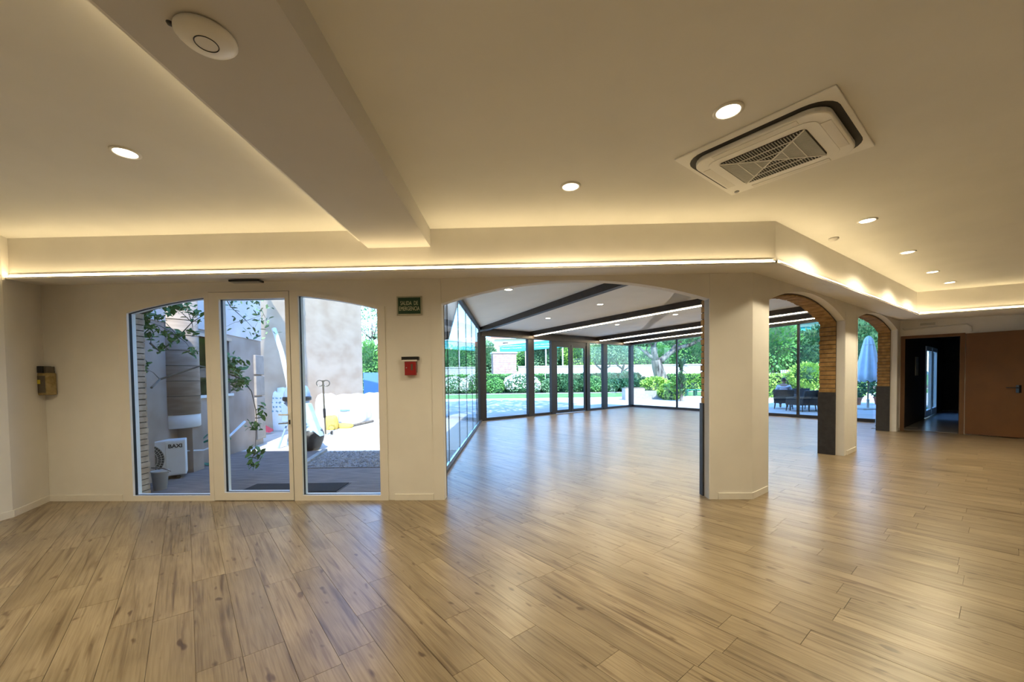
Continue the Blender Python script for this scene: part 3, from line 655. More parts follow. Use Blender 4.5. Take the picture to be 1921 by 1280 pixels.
# left glass wall: frameless sheets
t = struct(thing('window_2', None, None, (0, 0, 0)))
ys = [5.42 + (13.66 - 5.42) * i / 6 for i in range(7)]
for a, b in zip(ys[:-1], ys[1:]):
    MB().b2((-1.088, a + 0.004, 0.07), (-1.076, b - 0.004, 3.12)).build('pane', 'conservatory_glass', t)
    MB().b2((-1.09, b - 0.004, 0.07), (-1.074, b + 0.004, 3.12)).build('joint_seal', 'black_metal', t)
MB().b2((-1.13, 5.4, 0.0), (-1.035, 13.7, 0.05)).build('track', 'bronze', t); MB().b2((-1.10, 5.4, 0.05), (-1.065, 13.7, 0.075)).build('track_channel', 'chrome', t)
MB().b2((-1.12, 5.34, 0.0), (-1.05, 5.42, 3.15)).build('post', 'black_metal', t)
# back glazing
t = struct(thing('window_3', None, None, (0, 0, 0)))
def post(u, wd, z0=0.0, z1=3.05, dep=0.14): return MB().prism([bp_(u - wd / 2, z0, -dep / 2), bp_(u + wd / 2, z0, -dep / 2), bp_(u + wd / 2, z1, -dep / 2), bp_(u - wd / 2, z1, -dep / 2)], tuple(BN * dep) + (0,))
for u, wd in ((0.06, 0.26), (2.30, 0.30), (3.50, 0.22), (5.62, 0.22), (6.80, 0.28), (8.86, 0.24)): post(u, wd).build('post', 'black_metal', t)
for a, b in ((0.19, 2.15), (2.45, 3.39), (5.73, 6.66), (6.94, 8.74)):
    MB().prism([bp_(a, 0, -.05), bp_(b, 0, -.05), bp_(b, .09, -.05), bp_(a, .09, -.05)], tuple(BN * .1) + (0,)).build('bottom_rail', 'black_metal', t)
    MB().prism([bp_(a, .09), bp_(b, .09), bp_(b, 2.96), bp_(a, 2.96)], tuple(BN * .01) + (0,)).build('pane', 'conservatory_glass', t)
t = struct(thing('door_4', None, None, (0, 0, 0)))
post(4.56, 1.9, 2.80, 2.96, .1).build('head', 'black_metal', t)
for a, b in ((3.62, 4.545), (4.575, 5.5)):
    for s0, s1, z0, z1 in ((a, a + .1, .02, 2.8), (b - .1, b, .02, 2.8), (a + .1, b - .1, .02, .14), (a + .1, b - .1, 2.7, 2.8)): MB().prism([bp_(s0, z0, -.03), bp_(s1, z0, -.03), bp_(s1, z1, -.03), bp_(s0, z1, -.03)], tuple(BN * .07) + (0,)).build('leaf_member', 'black_metal', t)
    MB().prism([bp_(a + .1, .14), bp_(b - .1, .14), bp_(b - .1, 2.7), bp_(a + .1, 2.7)], tuple(BN * .01) + (0,)).build('pane', 'conservatory_glass', t)
MB().tube([bp_(4.62, 1.05, .05), bp_(4.62, 1.05, .11), bp_(4.76, 1.05, .11)], .014).build('lever', 'black_plastic', t)
t = struct(thing('window_4', None, None, (0, 0, 0)))
for s, wd in ((2.43, 0.055), (4.72, .055), (7.0, 0.07)): MB().prism([rp_(s - wd / 2, 0, -.04), rp_(s + wd / 2, 0, -.04), rp_(s + wd / 2, 3.1 + .02 * s, -.04), rp_(s - wd / 2, 3.1 + .02 * s, -.04)], tuple(RN * .08) + (0,)).build('post', 'black_metal', t)
for a, b in ((.14, 2.40), (2.46, 4.69), (4.75, 6.96), (7.04, 8.95)):
    MB().prism([rp_(a, .1), rp_(b, .1), rp_(b, 3.05 + .02 * b), rp_(a, 3.05 + .02 * a)], tuple(RN * .01) + (0,)).build('pane', 'conservatory_glass', t)
MB().bar(rp_(0, .05), rp_(9.0, .05), .12, .10).build('bottom_rail', 'black_metal', t)

# ------------------------------------------------------------------ lamps in the ceilings
def downlight(loc, label, group, r=0.070):
    t = thing('downlight', label, 'downlight', loc, 0, group)
    MB().lathe([(r + .018, 0.004), (r + .018, -0.006), (r, -0.010), (r - .004, -0.004), (r - .004, 0.004)], n=28).build('ring', 'white_plastic', t, True)
    MB().lathe([(r - .003, 0.002), (r - .003, -0.004), (0.0, -0.0045)], n=28).build('lens', 'downlight_glow', t)
    ld = bpy.data.lights.new('lamp', 'SPOT'); ld.energy = L_DOWN; ld.spot_size = 2.70; ld.spot_blend = 0.75; ld.shadow_soft_size = 0.085; ld.color = (1.0, 0.855, 0.58)
    lo = bpy.data.objects.new('lamp', ld); COL.objects.link(lo); lo.parent = t; lo.location = (0, 0, -0.02)
    return t
hall = [((-2.73, 2.89), 'round downlight alone in the ceiling on the far side of the beam from the cassette'), ((1.36, 2.52), 'large round downlight beside the ceiling cassette'),
        ((0.525, 3.48), 'round downlight between the beam and the ceiling cassette'), ((3.83, 4.33), 'first downlight of the row above the side arches, nearest the cassette'),
        ((5.40, 5.48), 'second downlight of the row above the side arches, counting from the cassette'), ((6.88, 6.57), 'third downlight of the row above the side arches, counting from the cassette'),
        ((8.02, 7.35), 'last small downlight of the row, nearest the brown door')]
d0 = None
for (x, y), lb in hall:
    if d0 is None: d0 = downlight((x, y, ZC), lb, 'round downlights in the hall ceiling')
    else: dup(d0, (x, y, ZC), label=lb)
for i, (x, y) in enumerate(((-4.5, 1.9), (-3.6, -3.2), (0.9, -0.6), (0.9, -3.8), (4.6, -3.6))):  # lamps out of view, added to brighten the foreground and left wall
    dup(d0, (x, y, ZC), label='unseen round downlight added out of view to light the hall')
gl = [((954, 543), 'round light nearest the big arch in the glazed room ceiling'), ((1028, 597), 'small light between the hip beam and first cross beam of the glazed room'),
      ((1126, 571), 'light in the bay past the hip beam, nearest the first cross beam'), ((1158, 609), 'farthest small light of the glazed room, above the double door'), ((1267, 590), 'light in the middle bay of the glazed room nearest the brick jamb')]
g0 = None
for (px, py), lb in gl:
    z = 3.3
    for _ in range(6): q = gp(px, py, z); z = zr(q) if px > 960 else 3.24
    q = gp(px, py, z)
    if g0 is None: g0 = downlight(q, lb, 'round lights in the glazed room ceiling', 0.08)
    else: dup(g0, q, label=lb)

# ------------------------------------------------------------------ ceiling cassette
cc = Vector((1.935, 2.988)); e1 = Vector((0.62, -0.785)).normalized()
t = thing('air_conditioner', 'white square ceiling air conditioner cassette with slatted intake', 'air conditioner', (cc.x, cc.y, ZC), math.atan2(e1.y, e1.x)); t.scale = (1.05, 1.05, 1)
MB().prism([(-.465, -.465, 0), (.465, -.465, 0), (.465, .465, 0), (-.465, .465, 0)], (0, 0, -.012)).build('panel', 'cassette_plastic', t, bevel=.004)
MB().rrect(.875, .82, .15, -.012, -.0135, 6).build('slot_shadow', 'dark_slot', t)
body = MB().rrect(.80, .745, .12, -.013, -.050, 6).build('body', 'cassette_plastic', t, bevel=.008)
for a in (1, 3):
    m3 = Matrix.Rotation(a * math.pi / 2, 3, 'Z'); MB().box(m3 @ Vector((0, .355, -.0515)), (.42, .055, .004), m3).build('flap', 'white_plastic', t, bevel=.003)
for a in (0, 2):
    m3 = Matrix.Rotation(a * math.pi / 2, 3, 'Z'); MB().box(m3 @ Vector((0, .335, -.0515)), (.50, .05, .004), m3).build('flap', 'white_plastic', t, bevel=.003)
MB().rrect(.655, .60, .08, -.050, -.054, 6).build('grille_frame', 'cassette_plastic', t, bevel=.004)
gr = MB().rrect(.525, .475, .035, -.054, -.0562, 6).build('grille', 'dark_slot', t)
sl_ = MB(); hx, hy = .255, .232
def inq(x, y, k):                                              # four triangular fields of the intake
    d1, d2 = y / hy - x / hx, y / hy + x / hx
    return (k == 0 and d1 > 0 and d2 > 0) or (k == 2 and d1 < 0 and d2 < 0) or (k == 1 and d1 < 0 and d2 > 0) or (k == 3 and d1 > 0 and d2 < 0)
N_ = 30
for i in range(N_):
    x = -hx + 2 * hx * (i + .5) / N_; y0 = abs(x) * hy / hx
    for sgn in (-1, 1): sl_.box((x, sgn * (y0 + hy) / 2, -.0585), (.0050, max(.004, hy - y0), .004))
    y = -hy + 2 * hy * (i + .5) / N_; x0 = abs(y) * hx / hy
    for sgn in (-1, 1): sl_.box((sgn * (x0 + hx) / 2, y, -.0585), (max(.004, hx - x0), .0098, .004))
sl_.build('slats', 'grey_plastic', gr, kind='stuff')
rb_ = MB()
rb_.bar((-hx, -hy, -.060), (hx, hy, -.060), .010, .005); rb_.bar((-hx, hy, -.060), (hx, -hy, -.060), .010, .005)
for k in (-.12, -.06, 0, .06, .12):
    for sgn in (-1, 1):
        yy = sgn * (abs(k) + .0) ; xx = k
    L0 = abs(k) / hx * hy
for f in (.33, .66):
    for sgn in (-1, 1):
        rb_.bar((-hx * f, sgn * hy * f, -.0605), (hx * f, sgn * hy * f, -.0605), .006, .004); rb_.bar((sgn * hx * f, -hy * f, -.0605), (sgn * hx * f, hy * f, -.0605), .006, .004)
rb_.build('ribs', 'white_plastic', gr)
MB().lathe([(.018, -.050), (.018, -.054), (.0, -.055)], (-.37, .335, 0), 14).build('sensor', 'black_plastic', t)

# ------------------------------------------------------------------ small fittings
t = thing('access_point', 'white round dome with a thin dark ring under the ceiling beam', 'access point', gp(387, 66, 2.94))
MB().lathe([(.098, 0), (.110, -.006), (.110, -.014), (.095, -.028), (.05, -.036), (0, -.038)], n=36).build('dome', 'white_plastic', t, True)
MB().tube([(.042 * math.cos(a), .042 * math.sin(a), -.0368) for a in [2 * math.pi * i / 32 for i in range(32)]], .0022, 6, True).build('ring', 'black_plastic', t)
MB().lathe([(.014, .0), (.010, -.008), (0, -.010)], (-.1, -.06, 0), 10).build('cable_gland', 'black_plastic', t)
t = thing('smoke_detector', 'tiny white smoke detector on the ceiling before the side arches', 'smoke detector', gp(1564, 447, ZC))
MB().lathe([(.05, 0), (.05, -.012), (.036, -.03), (.02, -.04), (0, -.041)], n=20).build('housing', 'white_plastic', t, True)
MB().lathe([(.042, -.013), (.045, -.018), (.040, -.022)], n=20).build('chamber_slot', 'dark_slot', t)
q = gp(462, 524, 2.695); q.y -= 0.0
t = thing('ceiling_vent', 'narrow dark vent slot under the cove above the glazed door', 'vent', (q.x, q.y, ZL + .012))
MB().box((0, 0, -.022), (.36, .09, .02)).build('frame', 'black_metal', t)
for k in range(4): MB().box((0, -.03 + .02 * k, -.034), (.33, .008, .006)).build('blade', 'grey_plastic', t)
q = gp(1362, 514, 2.70); t = thing('motion_sensor', 'tiny white sensor under the cove beside the wide arch pillar', 'sensor', (q.x, q.y, 2.71))
MB().lathe([(.025, 0), (.025, -.02), (.012, -.035), (0, -.036)], n=14).build('lens', 'white_plastic', t, True); MB().box((0, 0, -.003), (.06, .04, .012)).build('base', 'white_plastic', t)
# exit sign
p = wp(-1.235, 2.385, 0); rz = math.atan2(WD.y, WD.x)
t = thing('exit_sign', 'green SALIDA DE EMERGENCIA sign on the wall left of the wide arch', 'sign', p, rz)
MB().b2((-.155, -.014, -.115), (.155, 0, .115)).build('frame', 'sign_edge', t); MB().b2((-.137, -.017, -.098), (.137, -.013, .098)).build('plate', 'sign_green', t)
text_mesh('SALIDA  DE', .07, 'sign_letter', t, (0, -.0185, .028), (1, 0, 0), (0, 0, 1), .215); text_mesh('EMERGENCIA', .07, 'sign_letter', t, (0, -.0185, -.038), (1, 0, 0), (0, 0, 1), .25)
# red key box
p = wp(-1.23, 1.63, 0); t = thing('key_box', 'small red emergency box under a dark bar on the wall', 'box', p, rz)
MB().b2((-.066, -.055, -.09), (.066, 0, .075)).build('case', 'red_paint', t, bevel=.004)
MB().b2((.012, -.058, -.03), (.034, -.054, .045)).build('window', 'smoke_plastic', t); MB().lathe([(.009, 0), (.007, .004), (0, .005)], (-.042, -.055, 0.0), 12).build('lock', 'chrome', t)
c_ = [o for o in t.children if o.name.startswith('lock')][0]; c_.data.transform(Matrix.Translation((-.042, -.055, 0)) @ Matrix.Rotation(math.pi / 2, 4, 'X') @ Matrix.Translation((.042, .055, 0)))
MB().b2((-.105, -.05, .095), (.105, 0, .135)).build('bar', 'black_plastic', t, bevel=.003); MB().b2((-.09, -.052, .078), (.085, -.002, .097)).build('strip', 'white_plastic', t)
MB().tube([(.075, -.02, .08), (.078, -.02, 0), (.075, -.02, -.06)], .004).build('chain', 'smoke_plastic', t)
# amber dispenser at the left corner
p = wp(-5.80, 1.35, 0); t = thing('dispenser', 'amber wall dispenser with black cap in the left corner', 'dispenser', p, rz)
MB().rrect(.18, .11, .03, .0, .275, 4, (0, -.06)).build('bottle', 'amber', t, bevel=.012)
MB().b2((-.06, -.119, .03), (.06, -.114, .24)).build('label_panel', 'smoke_plastic', t, bevel=.002); MB().b2((-.045, -.122, .14), (.0, -.118, .19)).build('sticker', 'yellow', t)
MB().b2((-.06, -.12, .275), (.025, -.01, .36)).build('cap', 'black_plastic', t, bevel=.006); MB().b2((.025, -.10, .275), (.06, -.01, .355)).build('cap_window', 'smoke_plastic', t, bevel=.004)
MB().b2((-.05, -.01, .02), (.05, 0.002, .3)).build('bracket', 'black_plastic', t)

# ------------------------------------------------------------------ outdoors: ground
def poly_ground(name, pts, z, m, t=0.12): return struct(MB().prism([(p[0], p[1], z) for p in pts], (0, 0, -t)).build(name, m))
poly_ground('ground', [(-260, -12), (260, -12), (260, 500), (-260, 500)], -0.10, 'lawn')
poly_ground('terrace', [(-30, 5.3), (-1.1, 5.3), (-1.1, 13.85), (5.8, 19.5), (11.1, 12.1), (20, 19), (44, 19), (44, 30), (-30, 29.5)], -0.06, 'terrace_pale', 0.03)
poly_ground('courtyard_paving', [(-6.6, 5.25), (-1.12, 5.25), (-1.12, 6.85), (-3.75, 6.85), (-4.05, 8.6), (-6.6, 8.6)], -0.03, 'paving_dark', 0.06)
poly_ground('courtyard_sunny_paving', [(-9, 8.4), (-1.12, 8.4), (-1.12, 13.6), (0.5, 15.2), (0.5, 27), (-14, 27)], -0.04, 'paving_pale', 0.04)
poly_ground('gravel_bed', [(-3.65, 6.9), (-1.12, 6.9), (-1.12, 8.42), (-3.95, 8.42)], -0.025, 'gravel_base', 0.06)
rg = random.Random(11); gs_ = MB()
for _ in range(1300):
    x, y = rg.uniform(-3.85, -1.2), rg.uniform(6.92, 8.4); s = rg.uniform(.012, .028)
    if x < -3.65 - .2 * (y - 6.9): continue
    a = rg.uniform(0, 3); gs_.box((x, y, -.02), (s * 1.5, s, s), Matrix.Rotation(a, 3, 'Z') @ Matrix.Rotation(rg.uniform(-.5, .5), 3, 'X'), .6)
tag(gs_.build('gravel', 'gravel_stone'), 'loose grey gravel between the paving and the sunny yard', 'gravel', kind='stuff')
kb = struct(thing('trim_14', None, None, (0, 0, 0)))
pk = [Vector((-3.70, 6.85)), Vector((-3.82, 7.45)), Vector((-3.93, 8.0)), Vector((-4.05, 8.6))]
for a, b in zip(pk[:-1], pk[1:]): MB().bar(v3(a, -.02), v3(a + (b - a) * .97, -.02), .10, .07).build('kerbstone', 'kerb', kb, bevel=.01)
poly_ground('lawn_strip', [(-60, 30.2), (70, 30.8), (70, 36.2), (-60, 36.2)], -0.05, 'lawn', 0.05)
poly_ground('planting_bed', [(-60, 36.4), (70, 36.6), (70, 46), (-60, 46)], -0.02, 'soil', 0.06)
struct(MB().bar((-60, 36.3, -.02), (70, 36.4, -.02), .16, .12).build('trim_15', 'kerb'))
# unseen parapet added along the hall roof to shade the yard
struct(MB().b2((-6.3, 4.95, 3.1), (-1.0, 5.3, 3.62)).build('wall_shade_parapet', 'stucco'))

# ------------------------------------------------------------------ neighbour building along the yard
NB0, NB1 = Vector((-5.50, 6.2)), Vector((-6.10, 9.75)); ND = (NB1 - NB0).normalized(); NN = Vector((ND.y, -ND.x))
def nb(s, z, d=0.0): q = NB0 + ND * s + NN * d; return Vector((q.x, q.y, z))
LN_ = (NB1 - NB0).length
b = struct(thing('building_near', None, None, (0, 0, 0)))
wl = MB()
ws0, ws1, wz0, wz1 = 0.95, 2.15, 1.24, 2.32
for s0, s1, z0, z1 in ((-.82, ws0, -.1, 2.45), (ws1, LN_, -.1, 2.45), (ws0, ws1, -.1, wz0), (ws0, ws1, wz1, 2.45)):
    wl.prism([nb(s0, z0), nb(s1, z0), nb(s1, z1), nb(s0, z1)], tuple(-NN * 0.6) + (0,))
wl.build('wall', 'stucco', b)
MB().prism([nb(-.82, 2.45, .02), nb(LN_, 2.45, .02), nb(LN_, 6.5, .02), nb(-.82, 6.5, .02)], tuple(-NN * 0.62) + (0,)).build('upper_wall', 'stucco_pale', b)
MB().prism([nb(ws0 - .03, wz0 - .05, .05), nb(ws1 + .03, wz0 - .05, .05), nb(ws1 + .03, wz0, .05), nb(ws0 - .03, wz0, .05)], tuple(-NN * 0.35) + (0,)).build('window_sill', 'sill_stone', b)
MB().prism([nb(ws0 - .05, wz1, .03), nb(ws1 + .05, wz1, .03), nb(ws1 + .05, wz1 + .06, .03), nb(ws0 - .05, wz1 + .06, .03)], tuple(-NN * 0.2) + (0,)).build('lintel', 'stucco_sun', b)
wf_ = MB()
for s0, s1, z0, z1 in ((ws0, ws0 + .06, wz0, wz1), (ws1 - .06, ws1, wz0, wz1), ((ws0 + ws1) / 2 - .03, (ws0 + ws1) / 2 + .03, wz0, wz1)): wf_.prism([nb(s0, z0, -.07), nb(s1, z0, -.07), nb(s1, z1, -.07), nb(s0, z1, -.07)], tuple(-NN * .05) + (0,))
wfo = wf_.build('window_frame', 'smoke_plastic', b)
MB().prism([nb(ws0, wz0, -.09), nb(ws1, wz0, -.09), nb(ws1, wz1, -.09), nb(ws0, wz1, -.09)], tuple(-NN * .006) + (0,)).build('pane', 'dark_window', wfo)
MB().prism([nb(ws0, wz0, -.11), nb(ws1, wz0, -.11), nb(ws1, wz1, -.11), nb(ws0, wz1, -.11)], tuple(-NN * .05) + (0,)).build('window_recess', 'corridor_dark', b)
fc = NB0 + ND * 0.50 - NN * 0.0
fl_ = MB(); fl_.lathe([(.29, .95), (.29, 3.15)], (fc.x, fc.y, 0), 28); fl_.build('flue', 'flue', b, True)
for z in (1.25, 1.5, 1.75, 2.0, 2.25, 2.5): MB().lathe([(.292, z), (.296, z + .006), (.292, z + .012)], (fc.x, fc.y, 0), 28).build('flue_joint', 'mortar', b)
MB().lathe([(.27, .73), (.285, .75), (.285, .95), (.27, .96)], (fc.x, fc.y, 0), 28).build('flue_collar', 'sill_stone', b, True)
fp = nb(.66, .33, .1); MB().prism([nb(.44, -.05), nb(.74, -.05), nb(.74, .74), nb(.44, .74)], tuple(NN * .22) + (0,)).build('flue_plinth', 'stucco', b)
MB().tube([nb(.93, 3.3, .06), nb(.93, .3, .06)], .028, 10).build('drain_pipe', 'tube_grey', b)
for k, (z0, z1) in enumerate(((.1, .62), (.62, 1.12), (1.14, 1.62), (1.64, 2.12))):
    ex = .22 if k % 2 == 0 else .09
    MB().prism([nb(LN_ - .4, z0, .05), nb(LN_ + .04, z0, .05), nb(LN_ + .04, z1 - .02, .05), nb(LN_ - .4, z1 - .02, .05)], tuple(-NN * .5) + (0,)).build('quoin', 'quoin', b, bevel=.015)
    q = nb(LN_ + .04, 0, -.25); MB().prism([nb(LN_ + .02, z0, -.45), nb(LN_ + .02 + ex, z0, -.45), nb(LN_ + .02 + ex, z1 - .02, -.45), nb(LN_ + .02, z1 - .02, -.45)], tuple(NN * .35) + (0,)).build('quoin', 'quoin', b, bevel=.015)
# sunlit wing behind
FW0, FW1 = Vector((-7.55, 9.6)), Vector((-6.38, 17.1)); FD = (FW1 - FW0).normalized(); FN = Vector((FD.y, -FD.x)); LFW = (FW1 - FW0).length
fw = lambda s, z, d=0.0: Vector((FW0.x + FD.x * s + FN.x * d, FW0.y + FD.y * s + FN.y * d, z))
b = struct(thing('building_wing', None, None, (0, 0, 0)))
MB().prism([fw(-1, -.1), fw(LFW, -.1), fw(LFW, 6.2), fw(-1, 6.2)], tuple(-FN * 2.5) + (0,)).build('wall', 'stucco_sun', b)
MB().tube([fw(3.55, 6.2, .09), fw(3.55, .05, .09)], .075, 10).build('drain_pipe', 'sill_stone', b)
for z in (1.0, 2.6, 4.2): MB().lathe([(.09, z), (.09, z + .05)], fw(3.55, 0, .09), 10).build('pipe_clip', 'kerb', b)
MB().prism([fw(-1, 6.2, .35), fw(LFW + .3, 6.2, .35), fw(LFW + .3, 6.4, .35), fw(-1, 6.4, .35)], tuple(-FN * 3.2) + (0,)).build('eaves', 'roof_tile', b)


q = gp(316, 888, -.03); q = Vector((-5.19, 6.22, -.03))
t = thing('outdoor_unit', 'white outdoor air conditioning unit lettered BAXI by the brick jamb', 'air conditioner', (-5.48, 6.12, -.03), math.radians(36)); t.scale = (.84, .84, .95)
MB().b2((-.42, -.02, .06), (.42, .33, .64)).build('case', 'unit_white', t, bevel=.012)
MB().b2((.13, -.03, .075), (.41, -.016, .62)).build('service_panel', 'unit_white', t, bevel=.006)
text_mesh('BAXI', .085, 'black_plastic', t, (.27, -.032, .545), (1, 0, 0), (0, 0, 1), .20, bold=.003)
gr = MB().lathe([(.262, -.018), (.268, -.03), (.256, -.032), (.25, -.02)], (0, 0, 0), 32, 'y')
fo = MB(); fo.lathe([(.255, 0), (.255, -.004), (0, -.004)], (-.14, -.019, .35), 32, 'y'); fo = fo.build('fan_opening', 'dark_slot', t)
g_ = MB()
for k in range(36):
    a = 2 * math.pi * k / 36; g_.bar((-.14 + .06 * math.cos(a), -.034, .35 + .06 * math.sin(a)), (-.14 + .25 * math.cos(a + .25), -.034, .35 + .25 * math.sin(a + .25)), .006, .006)
for r in (.10, .16, .21, .252): g_.tube([(-.14 + r * math.cos(2 * math.pi * i / 28), -.034, .35 + r * math.sin(2 * math.pi * i / 28)) for i in range(28)], .004, 5, True)
g_.build('fan_guard', 'grey_plastic', fo); MB().lathe([(.062, -.03), (.055, -.042), (0, -.044)], (-.14, 0, .35), 20, 'y').build('hub', 'unit_white', fo)
for x in (-.3, .3): MB().b2((x - .03, 0, 0), (x + .03, .31, .06)).build('foot', 'black_plastic', t)
q = gp(293, 919, -.03)
t = thing('bucket', 'grey plastic bucket in front of the outdoor unit fan', 'bucket', (-5.02, 5.65, -.03)); t.scale = (.78, .78, 1)
MB().lathe([(.095, 0), (.125, .25), (.132, .25), (.132, .265), (.118, .265), (.090, .015), (0, .012)], n=24).build('shell', 'bucket', t, True)
MB().tube([(.13 * math.cos(a), .13 * math.sin(a) * .9, .25 - .04 * math.sin(a)) for a in [math.pi * i / 12 for i in range(13)]], .004, 6).build('handle', 'smoke_plastic', t)
tag(MB().tube([(-5.2, 5.72, .262), (-5.08, 5.66, .27), (-4.95, 5.63, .27), (-4.76, 5.53, .25)], [.008, .014, .01, .004], 6).build('stick', 'twig'), 'dark stick lying across the rim of the grey bucket', 'stick')
# hose coil and pipes
t = thing('garden_hose', 'green garden hose coiled by the wall beside the outdoor unit', 'hose', nb(0.98, -.03, .17))
for k in range(4):
    r = .20 + .012 * k; MB().tube([(r * math.cos(a) * .75 + .02 * k, r * math.cos(a) * .55, .24 + r * math.sin(a)) for a in [2 * math.pi * i / 26 for i in range(26)]], .011, 7, True).build('coil', 'hose_green', t)
MB().tube([(-.1, -.1, .42), (-.02, 0, .56), (.12, .05, .62), (.25, .1, .58), (.3, .15, .45)], .011, 7).build('hose_end', 'hose_green', t)
tag(MB().tube([gp(347, 846, .34) * 1.0, gp(382, 845, .33), gp(400, 838, .38)], .013, 7).build('pipe', 'pvc_out'), 'thin white pipe running from the outdoor unit over the hose', 'pipe')
a, b_2 = nb(1.55, .28, .1), nb(2.35, .62, .16)
tag(MB().tube([a, b_2], [.02, .026], 8).build('plastic_tube', 'tube_grey'), 'short pale tube leaning out from the shaded wall below the window', 'tube')
for i, (x, y, lab) in enumerate(((470, 917, 'black door mat outside the middle glazed door'), (590, 917, 'black door mat outside the right glazed pane'))):
    t = thing('door_mat', lab, 'mat', (-3.42 if i == 0 else -2.75, 5.62, -.03))
    MB().b2((-.34, -.22, 0), (.34, .22, .012)).build('pile', 'mat_black', t); MB().b2((-.36, -.24, 0), (.36, .24, .006)).build('edging', 'black_plastic', t)
# creeping branches by the left pane
def branch(name, label, pts, r, clusters, seed, size=.05, nl=1.6, m='leaf_vine'):
    root = pts[0]; t = thing(name, label, 'branch', root); o = Vector(root)
    n = len(pts); MB().tube([Vector(p) - o for p in pts], [r * (1 - .75 * i / (n - 1)) for i in range(n)], 6).build('stem', 'twig', t)
    rg = np.random.default_rng(seed); rr_ = random.Random(seed)
    lm = leaves([(0, 0, 0)], 1.0, m, 'leaf', t, seed); me = lm.data
    me.clear_geometry(); me.from_pydata([(-1, 0, 0), (-.3, .5, .12), (.45, .36, .1), (1, 0, -.1), (.45, -.36, .1), (-.3, -.5, .12), (-.3, 0, 0), (.45, 0, 0)], [], [(0, 1, 6), (1, 2, 7, 6), (2, 3, 7), (0, 6, 5), (6, 7, 4, 5), (7, 3, 4)]); me.update()
    first = lm
    for c, rad, k in clusters:
        c = Vector(c)
        d = min((Vector(p) for p in pts), key=lambda p: (p - c).length)
        MB().tube([d - o, (d + c) / 2 - o + Vector((0, 0, .03)), c - o], [r * .45, r * .3, r * .12], 5).build('twig', 'twig', t)
        for _ in range(int(k * nl)):
            q = c + Vector((rr_.gauss(0, 1) * rad[0], rr_.gauss(0, 1) * rad[1], rr_.gauss(0, 1) * rad[2]))
            ob = first if first is not None else None
            if first is not None: first = None
            else: ob = bpy.data.objects.new('leaf', me); COL.objects.link(ob); ob.parent = t
            s = size * rr_.uniform(.6, 1.3); ob.location = q - o; ob.scale = (s, s, s); ob.rotation_euler = (rr_.uniform(-1, 1), rr_.uniform(-.2, 1.2), rr_.uniform(0, 6.3))
    return t
D_ = 5.75
branch('vine', 'leafy vine branch arching over the top of the left pane outside',
       [(-4.88, 5.42, 2.02), dp(300, 660, D_), dp(335, 632, D_ + .1), dp(360, 605, D_ + .15), dp(392, 585, D_ + .2)], .014,
       [(dp(268, 600, 5.6), (.05, .1, .10), 26), (dp(290, 590, 5.65), (.06, .1, .06), 22), (dp(320, 575, 5.7), (.07, .1, .05), 30), (dp(345, 572, 5.8), (.06, .1, .05), 22), (dp(365, 590, 5.8), (.05, .1, .05), 16), (dp(288, 625, 5.6), (.05, .08, .07), 22), (dp(330, 632, 5.7), (.05, .06, .04), 16), (dp(362, 622, 5.85), (.05, .06, .03), 9), (dp(362, 660, 5.85), (.04, .05, .03), 8), (dp(300, 650, 5.7), (.06, .05, .05), 10)], 3)
branch('vine', 'long bare vine stem with a dense leaf cluster crossing the shaded window outside',
       [(-4.87, 5.40, 1.42), dp(300, 712, D_), dp(345, 697, D_ + .2), dp(375, 687, D_ + .3), dp(425, 700, D_ + .35), dp(455, 712, D_ + .4), dp(472, 735, D_ + .4), dp(480, 770, D_ + .4), dp(482, 800, D_ + .4), dp(478, 850, D_ + .3)], .016,
       [(dp(274, 693, 5.55), (.03, .03, .04), 8), (dp(425, 675, 6.0), (.05, .1, .07), 30), (dp(438, 690, 6.1), (.08, .1, .10), 60), (dp(440, 720, 6.1), (.07, .1, .07), 36), (dp(460, 720, 6.15), (.05, .06, .04), 12), (dp(478, 800, 6.15), (.05, .05, .05), 16), (dp(480, 850, 6.1), (.05, .05, .06), 16), (dp(470, 872, 6.0), (.05, .05, .03), 10), (dp(490, 770, 6.15), (.03, .05, .05), 8)], 5)
branch('vine', 'sunlit light green sprig hanging at the top of the middle door glass',
       [wp(-3.85, 2.78, .30), dp(432, 575, 5.9), dp(462, 602, 6.2), dp(495, 590, 6.6)], .008,
       [(dp(432, 570, 6.0), (.08, .08, .05), 18), (dp(455, 598, 6.2), (.04, .05, .04), 10), (dp(482, 575, 6.5), (.08, .08, .07), 26), (dp(496, 600, 6.6), (.06, .08, .06), 20), (dp(420, 615, 6.0), (.04, .05, .03), 6), (dp(475, 620, 6.5), (.09, .1, .04), 10), (dp(484, 633, 6.5), (.03, .05, .03), 4), (dp(508, 622, 6.6), (.05, .05, .03), 6)], 8, .04, 1, 'leaf_olive')
